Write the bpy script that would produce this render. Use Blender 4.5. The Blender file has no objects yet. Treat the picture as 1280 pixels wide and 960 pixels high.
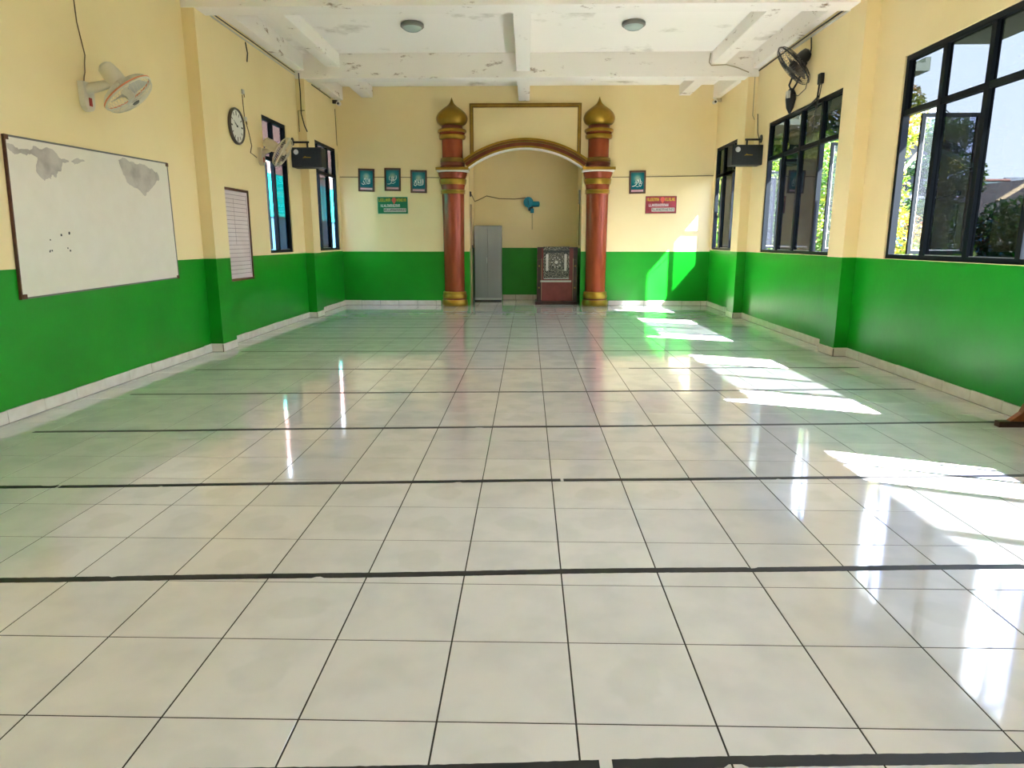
import bpy, bmesh, math, random
from mathutils import Vector, Matrix, Euler
random.seed(7)
PI = math.pi
sc = bpy.context.scene
COL = sc.collection

# ------------------------------------------------------------------ camera
cam_d = bpy.data.cameras.new('camera')
cam = bpy.data.objects.new('camera', cam_d)
COL.objects.link(cam)
cam_d.sensor_fit = 'HORIZONTAL'
cam_d.sensor_width = 36.0
cam_d.lens = 36.0 * 849.6 / 1280.0
cam_d.clip_start = 0.05
cam_d.clip_end = 500
cam.location = (-0.1448, -1.7044, 1.351)
cam.rotation_euler = Euler((PI / 2 - 0.2079, 0.0, 0.02274), 'XYZ')
sc.camera = cam

# ------------------------------------------------------------------ world: hazy pale sky
SKY_STRENGTH = 2.8
SUN_STRENGTH = 26.0
w = bpy.data.worlds.new('sky')
sc.world = w
w.use_nodes = True
nt = w.node_tree
nt.nodes.clear()
o_ = nt.nodes.new('ShaderNodeOutputWorld')
bg = nt.nodes.new('ShaderNodeBackground')
tc = nt.nodes.new('ShaderNodeTexCoord')
sx = nt.nodes.new('ShaderNodeSeparateXYZ')
rp = nt.nodes.new('ShaderNodeValToRGB')
rp.color_ramp.elements[0].position = 0.0
rp.color_ramp.elements[0].color = (0.88, 0.93, 1.0, 1)
rp.color_ramp.elements[1].position = 0.7
rp.color_ramp.elements[1].color = (0.55, 0.72, 1.0, 1)
nt.links.new(tc.outputs['Generated'], sx.inputs[0])
nt.links.new(sx.outputs['Z'], rp.inputs[0])
nt.links.new(rp.outputs[0], bg.inputs['Color'])
bg.inputs['Strength'].default_value = SKY_STRENGTH
nt.links.new(bg.outputs[0], o_.inputs[0])

# ------------------------------------------------------------------ sun
sun_d = bpy.data.lights.new('sun', 'SUN')
sun_d.energy = SUN_STRENGTH
sun_d.color = (1.0, 0.945, 0.89)
sun_d.angle = math.radians(0.7)
sun = bpy.data.objects.new('sun', sun_d)
COL.objects.link(sun)
sun.location = (12, -4, 14)
sun.rotation_euler = Vector((-0.83, 0.33, -1.0)).to_track_quat('-Z', 'Y').to_euler()

# ------------------------------------------------------------------ exposure
vs = sc.view_settings
vs.view_transform = 'Standard'
vs.look = 'None'
vs.exposure = 2.82
vs.gamma = 1.0
vs.use_curve_mapping = False
sc.cycles.max_bounces = 12
sc.cycles.diffuse_bounces = 8
sc.cycles.transparent_max_bounces = 24
sc.cycles.sample_clamp_indirect = 15.0

# ================================================================== materials
def principled(name, col, rough=0.6, metal=0.0, spec=0.5):
    m = bpy.data.materials.new(name)
    m.use_nodes = True
    b = m.node_tree.nodes['Principled BSDF']
    b.inputs['Base Color'].default_value = (*col, 1)
    b.inputs['Roughness'].default_value = rough
    b.inputs['Metallic'].default_value = metal
    b.inputs['Specular IOR Level'].default_value = spec
    return m

def noisy(name, c1, c2, scale=3.0, rough=0.6, metal=0.0, lo=0.35, hi=0.65, detail=4, bump=0.0, bscale=60, spec=0.5, stretch=None):
    m = principled(name, c1, rough, metal, spec)
    n = m.node_tree
    b = n.nodes['Principled BSDF']
    t = n.nodes.new('ShaderNodeTexCoord')
    src = t.outputs['Object']
    if stretch:
        mp = n.nodes.new('ShaderNodeMapping')
        mp.inputs['Scale'].default_value = stretch
        n.links.new(src, mp.inputs[0])
        src = mp.outputs[0]
    nz = n.nodes.new('ShaderNodeTexNoise')
    nz.inputs['Scale'].default_value = scale
    nz.inputs['Detail'].default_value = detail
    r = n.nodes.new('ShaderNodeValToRGB')
    r.color_ramp.elements[0].position = lo
    r.color_ramp.elements[0].color = (*c1, 1)
    r.color_ramp.elements[1].position = hi
    r.color_ramp.elements[1].color = (*c2, 1)
    n.links.new(src, nz.inputs['Vector'])
    n.links.new(nz.outputs['Fac'], r.inputs[0])
    n.links.new(r.outputs[0], b.inputs['Base Color'])
    if bump:
        z2 = n.nodes.new('ShaderNodeTexNoise')
        z2.inputs['Scale'].default_value = bscale
        bp = n.nodes.new('ShaderNodeBump')
        bp.inputs['Strength'].default_value = bump
        bp.inputs['Distance'].default_value = 0.01
        n.links.new(src, z2.inputs['Vector'])
        n.links.new(z2.outputs['Fac'], bp.inputs['Height'])
        n.links.new(bp.outputs[0], b.inputs['Normal'])
    return m

M = {}
M['green'] = noisy('green_gloss_paint', (0.001, 0.25, 0.006), (0.003, 0.30, 0.010), 1.3, 0.32, bump=0.12, bscale=14)
M['yellow'] = noisy('cream_yellow_paint', (0.85, 0.69, 0.36), (0.88, 0.73, 0.40), 1.1, 0.55, bump=0.1, bscale=20)
M['white_paint'] = noisy('old_white_paint', (0.76, 0.74, 0.68), (0.82, 0.80, 0.75), 2.0, 0.7, bump=0.15, bscale=18)
M['outer'] = noisy('outer_render', (0.27, 0.31, 0.25), (0.32, 0.35, 0.29), 2, 0.85)
M['grout'] = principled('dark_grout', (0.022, 0.018, 0.014), 0.9)
M['base_tile'] = noisy('baseboard_tile_white', (0.72, 0.68, 0.60), (0.80, 0.77, 0.70), 9, 0.25)
M['mortar'] = principled('grey_brown_mortar', (0.16, 0.13, 0.10), 0.9)
M['frame'] = principled('dark_blue_black_aluminium', (0.004, 0.007, 0.010), 0.45, 0.0, 0.12)
M['frame_rubber'] = principled('pale_glazing_bead', (0.45, 0.47, 0.5), 0.5)
M['gold'] = noisy('gold_paint', (0.30, 0.175, 0.018), (0.40, 0.24, 0.03), 5, 0.33, 0.75)
M['gold_dark'] = noisy('dark_bronze_gold_paint', (0.16, 0.09, 0.015), (0.26, 0.15, 0.02), 5, 0.35, 0.5)
M['copper'] = noisy('copper_red_paint', (0.28, 0.050, 0.018), (0.34, 0.068, 0.024), 3, 0.27, 0.35, stretch=(3, 3, 0.7))
M['copper_dark'] = noisy('dark_copper_paint', (0.15, 0.03, 0.014), (0.22, 0.05, 0.02), 4, 0.35, 0.3)
M['white'] = principled('white_plaster', (0.82, 0.80, 0.74), 0.6)
M['black'] = principled('black_plastic', (0.012, 0.012, 0.013), 0.4)
M['black_box'] = noisy('black_vinyl_cabinet', (0.008, 0.012, 0.014), (0.014, 0.018, 0.02), 40, 0.55)
M['tape'] = principled('black_tape', (0.010, 0.011, 0.013), 0.5)
M['fan_white'] = principled('aged_white_plastic', (0.70, 0.66, 0.53), 0.4)
M['fan_cream'] = principled('cream_plastic', (0.62, 0.56, 0.40), 0.4)
M['orange'] = principled('orange_band', (0.75, 0.26, 0.12), 0.5)
M['red'] = principled('red_plastic', (0.5, 0.05, 0.03), 0.4)
M['wire'] = principled('wire_black', (0.015, 0.013, 0.012), 0.5)
M['wire_brown'] = principled('wire_brown', (0.16, 0.10, 0.05), 0.6)
M['wire_grey'] = principled('wire_grey', (0.42, 0.36, 0.24), 0.6)
M['conduit'] = principled('grey_conduit', (0.60, 0.57, 0.50), 0.6)
M['blade_clear'] = principled('fan_blade_grey', (0.55, 0.54, 0.48), 0.3)
M['teal_fan'] = principled('teal_plastic', (0.0, 0.24, 0.36), 0.35)
M['brown_frame'] = noisy('dark_brown_wood', (0.075, 0.022, 0.010), (0.12, 0.04, 0.018), 18, 0.45)
M['red_wood'] = noisy('red_brown_wood', (0.24, 0.065, 0.025), (0.32, 0.10, 0.04), 8, 0.4, stretch=(6, 6, 1))
M['dark_wood'] = noisy('dark_stained_wood', (0.035, 0.012, 0.009), (0.06, 0.02, 0.014), 10, 0.4)
M['maroon'] = noisy('maroon_panel', (0.17, 0.03, 0.024), (0.21, 0.042, 0.034), 6, 0.45)
M['grey_metal'] = noisy('grey_steel', (0.31, 0.32, 0.31), (0.34, 0.35, 0.34), 2, 0.45, stretch=(3, 3, 0.6))
M['steel'] = principled('bright_steel', (0.62, 0.62, 0.60), 0.35, 0.3)
M['page'] = noisy('pinkish_printed_page', (0.66, 0.56, 0.56), (0.70, 0.62, 0.62), 3, 0.35)
M['line'] = principled('printed_line', (0.20, 0.14, 0.15), 0.6)
M['teal_print'] = None
M['sign_green'] = principled('sign_green', (0.0, 0.17, 0.06), 0.45)
M['sign_red'] = noisy('sign_red', (0.24, 0.022, 0.03), (0.42, 0.04, 0.07), 6, 0.45)
M['sign_edge'] = principled('sign_edge_pale_green', (0.45, 0.62, 0.45), 0.5)
M['letter_yellow'] = principled('letter_yellow', (0.75, 0.55, 0.03), 0.5)
M['letter_white'] = principled('letter_white', (0.85, 0.85, 0.82), 0.5)
M['emblem'] = principled('emblem_coral', (0.72, 0.12, 0.08), 0.5)
M['ink'] = principled('ink_dark', (0.03, 0.03, 0.03), 0.6)
M['script_white'] = principled('script_white', (0.80, 0.88, 0.82), 0.5)
M['pink_strip'] = principled('pink_strip', (0.72, 0.42, 0.46), 0.5)
M['clock_face'] = principled('clock_face', (0.74, 0.73, 0.68), 0.4)
M['clock_rim'] = principled('clock_rim', (0.07, 0.055, 0.04), 0.35)
M['lamp_ring'] = principled('lamp_ring_grey', (0.16, 0.16, 0.14), 0.5)
M['lamp_glass'] = principled('lamp_dome_greenish', (0.40, 0.50, 0.47), 0.15)
M['silver'] = principled('silver_badge', (0.65, 0.66, 0.68), 0.3, 0.4)
M['trunk'] = noisy('bark', (0.10, 0.06, 0.035), (0.18, 0.12, 0.07), 12, 0.85)
M['ground'] = noisy('outdoor_concrete', (0.52, 0.50, 0.45), (0.60, 0.58, 0.52), 0.8, 0.9)
M['shaded_grass'] = noisy('shaded_grassy_ground', (0.035, 0.042, 0.022), (0.06, 0.06, 0.035), 1.2, 0.95)  # grass and soil, albedo lowered to hold the shade of trees and buildings
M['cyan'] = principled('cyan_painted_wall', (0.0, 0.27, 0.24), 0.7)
M['navy'] = principled('navy_and_shaded_cyan_wall', (0.006, 0.03, 0.06), 0.7)  # garden wall paint; on the neighbour it is cyan with shade in the colour
for k_ in ('cyan', 'navy', 'outer', 'ground', 'shaded_grass'):
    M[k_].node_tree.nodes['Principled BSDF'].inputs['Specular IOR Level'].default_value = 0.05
M['roof_metal'] = principled('corrugated_roof', (0.16, 0.17, 0.20), 0.5)
M['house_wall'] = principled('grey_house_wall', (0.035, 0.04, 0.048), 0.8)
M['house_pale'] = principled('pale_house_wall', (0.11, 0.125, 0.145), 0.8)
M['roof_brown'] = noisy('brown_roof_tile', (0.025, 0.019, 0.017), (0.038, 0.029, 0.026), 4, 0.85)
M['ridge'] = principled('tan_ridge', (0.36, 0.26, 0.14), 0.8)
M['roof_teal'] = principled('teal_roof', (0.06, 0.10, 0.10), 0.7)
M['roof_red'] = principled('red_ridge', (0.2, 0.06, 0.04), 0.7)

def tile_mat():
    m = principled('glazed_floor_tile', (0.7, 0.68, 0.62), 0.12)
    n = m.node_tree
    b = n.nodes['Principled BSDF']
    oi = n.nodes.new('ShaderNodeObjectInfo')
    g = n.nodes.new('ShaderNodeNewGeometry')
    nz = n.nodes.new('ShaderNodeTexNoise')
    nz.inputs['Scale'].default_value = 4.2
    nz.inputs['Detail'].default_value = 3
    n.links.new(g.outputs['Position'], nz.inputs['Vector'])
    r = n.nodes.new('ShaderNodeValToRGB')
    r.color_ramp.elements[0].position = 0.36
    r.color_ramp.elements[0].color = (0.66, 0.67, 0.675, 1)
    r.color_ramp.elements[1].position = 0.56
    r.color_ramp.elements[1].color = (0.73, 0.73, 0.73, 1)
    n.links.new(nz.outputs['Fac'], r.inputs[0])
    hs = n.nodes.new('ShaderNodeHueSaturation')
    ml = n.nodes.new('ShaderNodeMath')
    ml.operation = 'MULTIPLY_ADD'
    ml.inputs[1].default_value = 0.07
    ml.inputs[2].default_value = 0.965
    n.links.new(oi.outputs['Random'], ml.inputs[0])
    n.links.new(ml.outputs[0], hs.inputs['Value'])
    n.links.new(r.outputs[0], hs.inputs['Color'])
    # worn grey-blue scuff in the middle of some tiles
    tco = n.nodes.new('ShaderNodeTexCoord')
    ln = n.nodes.new('ShaderNodeVectorMath')
    ln.operation = 'LENGTH'
    n.links.new(tco.outputs['Object'], ln.inputs[0])
    ad = n.nodes.new('ShaderNodeMath')
    ad.operation = 'MULTIPLY_ADD'
    ad.inputs[1].default_value = 0.16
    n.links.new(nz.outputs['Fac'], ad.inputs[0])
    n.links.new(ln.outputs['Value'], ad.inputs[2])
    mk = n.nodes.new('ShaderNodeMapRange')
    mk.inputs['From Min'].default_value = 0.185
    mk.inputs['From Max'].default_value = 0.165
    n.links.new(ad.outputs[0], mk.inputs['Value'])
    gt = n.nodes.new('ShaderNodeMath')
    gt.operation = 'GREATER_THAN'
    gt.inputs[1].default_value = 0.6
    n.links.new(oi.outputs['Random'], gt.inputs[0])
    mm = n.nodes.new('ShaderNodeMath')
    mm.operation = 'MULTIPLY'
    n.links.new(mk.outputs[0], mm.inputs[0])
    n.links.new(gt.outputs[0], mm.inputs[1])
    mx = n.nodes.new('ShaderNodeMix')
    mx.data_type = 'RGBA'
    m3 = n.nodes.new('ShaderNodeMath')
    m3.operation = 'MULTIPLY'
    m3.inputs[1].default_value = 0.32
    n.links.new(mm.outputs[0], m3.inputs[0])
    n.links.new(m3.outputs[0], mx.inputs['Factor'])
    n.links.new(hs.outputs[0], mx.inputs['A'])
    mx.inputs['B'].default_value = (0.60, 0.62, 0.60, 1)
    n.links.new(mx.outputs['Result'], b.inputs['Base Color'])
    n2 = n.nodes.new('ShaderNodeTexNoise')
    n2.inputs['Scale'].default_value = 6
    n.links.new(g.outputs['Position'], n2.inputs['Vector'])
    mr = n.nodes.new('ShaderNodeMapRange')
    mr.inputs['To Min'].default_value = 0.06
    mr.inputs['To Max'].default_value = 0.12
    n.links.new(n2.outputs['Fac'], mr.inputs[0])
    n.links.new(mr.outputs[0], b.inputs['Roughness'])
    n3 = n.nodes.new('ShaderNodeTexNoise')
    n3.inputs['Scale'].default_value = 3
    n.links.new(g.outputs['Position'], n3.inputs['Vector'])
    bp = n.nodes.new('ShaderNodeBump')
    bp.inputs['Strength'].default_value = 0.06
    bp.inputs['Distance'].default_value = 0.01
    n.links.new(n3.outputs['Fac'], bp.inputs['Height'])
    n.links.new(bp.outputs[0], b.inputs['Normal'])
    b.inputs['Specular IOR Level'].default_value = 0.6
    b.inputs['Coat Weight'].default_value = 0.45
    b.inputs['Coat Roughness'].default_value = 0.05
    b.inputs['Coat IOR'].default_value = 1.6
    return m
M['tile'] = tile_mat()

def ceiling_mat():
    """white paint with dirty brown-grey peeling patches."""
    m = principled('stained_white_ceiling', (0.8, 0.78, 0.72), 0.7)
    n = m.node_tree
    b = n.nodes['Principled BSDF']
    g = n.nodes.new('ShaderNodeNewGeometry')
    a = n.nodes.new('ShaderNodeTexNoise')
    a.inputs['Scale'].default_value = 0.9
    a.inputs['Detail'].default_value = 9
    a.inputs['Roughness'].default_value = 0.62
    n.links.new(g.outputs['Position'], a.inputs['Vector'])
    r = n.nodes.new('ShaderNodeValToRGB')
    e = r.color_ramp.elements
    e[0].position = 0.30
    e[0].color = (0.36, 0.30, 0.22, 1)
    e[1].position = 0.42
    e[1].color = (0.90, 0.86, 0.80, 1)
    x = e.new(0.34)
    x.color = (0.64, 0.60, 0.53, 1)
    n.links.new(a.outputs['Fac'], r.inputs[0])
    n.links.new(r.outputs[0], b.inputs['Base Color'])
    return m
M['ceiling'] = ceiling_mat()

def beam_mat():
    """old distempered beam: rows of flaking along the lower edge, water marks."""
    m = principled('flaking_beam_paint', (0.74, 0.71, 0.64), 0.75)
    n = m.node_tree
    b = n.nodes['Principled BSDF']
    g = n.nodes.new('ShaderNodeNewGeometry')
    mp = n.nodes.new('ShaderNodeMapping')
    mp.inputs['Scale'].default_value = (1.0, 1.0, 3.0)
    n.links.new(g.outputs['Position'], mp.inputs[0])
    a = n.nodes.new('ShaderNodeTexNoise')
    a.inputs['Scale'].default_value = 3.2
    a.inputs['Detail'].default_value = 8
    a.inputs['Roughness'].default_value = 0.68
    n.links.new(mp.outputs[0], a.inputs['Vector'])
    r = n.nodes.new('ShaderNodeValToRGB')
    e = r.color_ramp.elements
    e[0].position = 0.30
    e[0].color = (0.25, 0.16, 0.09, 1)
    e[1].position = 0.40
    e[1].color = (0.88, 0.84, 0.78, 1)
    n.links.new(a.outputs['Fac'], r.inputs[0])
    n.links.new(r.outputs[0], b.inputs['Base Color'])
    return m
M['beam'] = beam_mat()

def board_mat():
    """laminate whiteboard, grimy, with two torn grey patches along its top edge."""
    m = principled('worn_whiteboard', (0.72, 0.68, 0.58), 0.3)
    n = m.node_tree
    b = n.nodes['Principled BSDF']
    g = n.nodes.new('ShaderNodeNewGeometry')
    s = n.nodes.new('ShaderNodeSeparateXYZ')
    n.links.new(g.outputs['Position'], s.inputs[0])
    nz = n.nodes.new('ShaderNodeTexNoise')
    nz.inputs['Scale'].default_value = 7
    nz.inputs['Detail'].default_value = 5
    n.links.new(g.outputs['Position'], nz.inputs['Vector'])
    def math_(op, a, bb):
        k = n.nodes.new('ShaderNodeMath')
        k.operation = op
        for i, v in enumerate((a, bb)):
            if isinstance(v, (int, float)):
                k.inputs[i].default_value = v
            else:
                n.links.new(v, k.inputs[i])
        return k.outputs[0]
    jit = math_('MULTIPLY', math_('SUBTRACT', nz.outputs['Fac'], 0.5), 0.16)
    def patch(poly):
        """inside test for a convex torn patch, edges frayed by noise"""
        out = None
        cy = sum(p[0] for p in poly) / len(poly); cz = sum(p[1] for p in poly) / len(poly)
        for (a, bb) in zip(poly, poly[1:] + poly[:1]):
            ny, nz_ = -(bb[1] - a[1]), bb[0] - a[0]
            L = math.hypot(ny, nz_)
            ny, nz_ = ny / L, nz_ / L
            if (cy - a[0]) * ny + (cz - a[1]) * nz_ < 0: ny, nz_ = -ny, -nz_
            d = math_('ADD', math_('MULTIPLY', math_('SUBTRACT', s.outputs['Y'], a[0]), ny), math_('MULTIPLY', math_('SUBTRACT', s.outputs['Z'], a[1]), nz_))
            t = math_('GREATER_THAN', math_('ADD', d, jit), 0.0)
            out = t if out is None else math_('MULTIPLY', out, t)
        return out
    p = patch([(4.93, 2.12), (5.66, 2.07), (5.68, 1.98), (5.36, 1.81), (5.10, 1.91)])
    for q in ([(3.57, 2.05), (4.0, 2.10), (4.06, 1.98), (3.62, 1.99)], [(3.86, 2.08), (4.0, 2.09), (4.16, 2.0), (4.14, 1.90), (3.91, 1.84), (3.82, 1.88)], [(4.1, 2.02), (4.42, 2.03), (4.15, 1.98)]):
        p = math_('MAXIMUM', p, patch(q))
    mx = n.nodes.new('ShaderNodeMix')
    mx.data_type = 'RGBA'
    n.links.new(p, mx.inputs['Factor'])
    r = n.nodes.new('ShaderNodeValToRGB')
    r.color_ramp.elements[0].color = (0.74, 0.69, 0.57, 1)
    r.color_ramp.elements[1].color = (0.82, 0.78, 0.67, 1)
    n.links.new(nz.outputs['Fac'], r.inputs[0])
    r2 = n.nodes.new('ShaderNodeValToRGB')
    r2.color_ramp.elements[0].position = 0.3
    r2.color_ramp.elements[0].color = (0.36, 0.32, 0.28, 1)
    r2.color_ramp.elements[1].position = 0.6
    r2.color_ramp.elements[1].color = (0.54, 0.50, 0.44, 1)
    n.links.new(nz.outputs['Fac'], r2.inputs[0])
    n.links.new(r.outputs[0], mx.inputs['A'])
    n.links.new(r2.outputs[0], mx.inputs['B'])
    n.links.new(mx.outputs['Result'], b.inputs['Base Color'])
    return m
M['board'] = board_mat()

def rug_mat():
    m = principled('patterned_rug', (0.1, 0.1, 0.08), 0.95)
    n = m.node_tree
    b = n.nodes['Principled BSDF']
    t = n.nodes.new('ShaderNodeTexCoord')
    wv = n.nodes.new('ShaderNodeTexWave')
    wv.wave_type = 'RINGS'
    wv.rings_direction = 'Y'
    wv.inputs['Scale'].default_value = 9
    wv.inputs['Distortion'].default_value = 9
    wv.inputs['Detail'].default_value = 3
    wv.inputs['Detail Scale'].default_value = 3
    n.links.new(t.outputs['Object'], wv.inputs['Vector'])
    r = n.nodes.new('ShaderNodeValToRGB')
    r.color_ramp.elements[0].position = 0.45
    r.color_ramp.elements[0].color = (0.032, 0.032, 0.027, 1)
    r.color_ramp.elements[1].position = 0.95
    r.color_ramp.elements[1].color = (0.30, 0.27, 0.20, 1)
    n.links.new(wv.outputs['Fac'], r.inputs[0])
    n.links.new(r.outputs[0], b.inputs['Base Color'])
    return m
M['rug'] = rug_mat()
M['rug_cream'] = principled('rug_cream', (0.52, 0.49, 0.42), 0.95)
M['rug_dark'] = principled('rug_dark', (0.05, 0.05, 0.045), 0.95)

def print_mat():
    """teal print with a soft pale glow printed in its middle (flat artwork)."""
    m = principled('teal_print', (0.0, 0.2, 0.2), 0.25)
    n = m.node_tree
    b = n.nodes['Principled BSDF']
    t = n.nodes.new('ShaderNodeTexCoord')
    mp = n.nodes.new('ShaderNodeMapping')
    mp.inputs['Location'].default_value = (0, 0, -0.07)
    n.links.new(t.outputs['Object'], mp.inputs[0])
    gr = n.nodes.new('ShaderNodeVectorMath')
    gr.operation = 'LENGTH'
    n.links.new(mp.outputs[0], gr.inputs[0])
    r = n.nodes.new('ShaderNodeValToRGB')
    r.color_ramp.elements[0].position = 0.0
    r.color_ramp.elements[0].color = (0.42, 0.58, 0.42, 1)
    r.color_ramp.elements[1].position = 0.15
    r.color_ramp.elements[1].color = (0.0, 0.13, 0.17, 1)
    x = r.color_ramp.elements.new(0.08)
    x.color = (0.03, 0.24, 0.25, 1)
    n.links.new(gr.outputs['Value'], r.inputs[0])
    n.links.new(r.outputs[0], b.inputs['Base Color'])
    return m
M['teal_print'] = print_mat()

def glass_mat(name, tint, gloss=0.07):
    m = bpy.data.materials.new(name)
    m.use_nodes = True
    n = m.node_tree
    n.nodes.clear()
    out = n.nodes.new('ShaderNodeOutputMaterial')
    mix = n.nodes.new('ShaderNodeMixShader')
    tr = n.nodes.new('ShaderNodeBsdfTransparent')
    tr.inputs[0].default_value = (*tint, 1)
    gl = n.nodes.new('ShaderNodeBsdfGlossy')
    gl.inputs['Roughness'].default_value = 0.02
    lw = n.nodes.new('ShaderNodeFresnel')
    ge = n.nodes.new('ShaderNodeNewGeometry')
    mi = n.nodes.new('ShaderNodeMix')          # same reflectance on both faces of the thin pane
    mi.inputs['A'].default_value = 1.28
    mi.inputs['B'].default_value = 1 / 1.28
    n.links.new(ge.outputs['Backfacing'], mi.inputs['Factor'])
    n.links.new(mi.outputs['Result'], lw.inputs[0])
    n.links.new(lw.outputs[0], mix.inputs[0])
    n.links.new(tr.outputs[0], mix.inputs[1])
    n.links.new(gl.outputs[0], mix.inputs[2])
    n.links.new(mix.outputs[0], out.inputs[0])
    return m
M['glass'] = glass_mat('tinted_window_glass', (0.222, 0.234, 0.248))
M['sash_glass'] = glass_mat('dark_blue_tinted_glass', (0.62, 0.64, 0.76))

def leaf_mat(name, dark, mid, light, scale=1.6):
    m = bpy.data.materials.new(name)
    m.use_nodes = True
    n = m.node_tree
    b = n.nodes['Principled BSDF']
    out = n.nodes['Material Output']
    g = n.nodes.new('ShaderNodeNewGeometry')
    nz = n.nodes.new('ShaderNodeTexNoise')
    nz.inputs['Scale'].default_value = scale
    nz.inputs['Detail'].default_value = 6
    n.links.new(g.outputs['Position'], nz.inputs['Vector'])
    r = n.nodes.new('ShaderNodeValToRGB')
    e = r.color_ramp.elements
    e[0].position = 0.35
    e[0].color = (*dark, 1)
    e[1].position = 0.66
    e[1].color = (*light, 1)
    x = e.new(0.5)
    x.color = (*mid, 1)
    n.links.new(nz.outputs['Fac'], r.inputs[0])
    n.links.new(r.outputs[0], b.inputs['Base Color'])
    b.inputs['Roughness'].default_value = 0.5
    tl = n.nodes.new('ShaderNodeBsdfTranslucent')
    n.links.new(r.outputs[0], tl.inputs[0])
    mx = n.nodes.new('ShaderNodeMixShader')
    mx.inputs[0].default_value = 0.5
    n.links.new(b.outputs[0], mx.inputs[1])
    n.links.new(tl.outputs[0], mx.inputs[2])
    n.links.new(mx.outputs[0], out.inputs[0])
    return m
M['leaf_bright'] = leaf_mat('sunny_leaves', (0.010, 0.045, 0.004), (0.045, 0.11, 0.008), (0.15, 0.17, 0.014))
M['leaf_yellow'] = leaf_mat('yellow_orange_leaves', (0.025, 0.09, 0.006), (0.14, 0.16, 0.012), (0.26, 0.10, 0.016))
M['leaf_dark'] = leaf_mat('dark_leaves', (0.004, 0.016, 0.004), (0.010, 0.034, 0.008), (0.028, 0.065, 0.014))

# ================================================================== mesh builder
def world_loc(o):
    v = Vector((0, 0, 0))
    while o is not None:
        v += o.location
        o = o.parent
    return v

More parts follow.
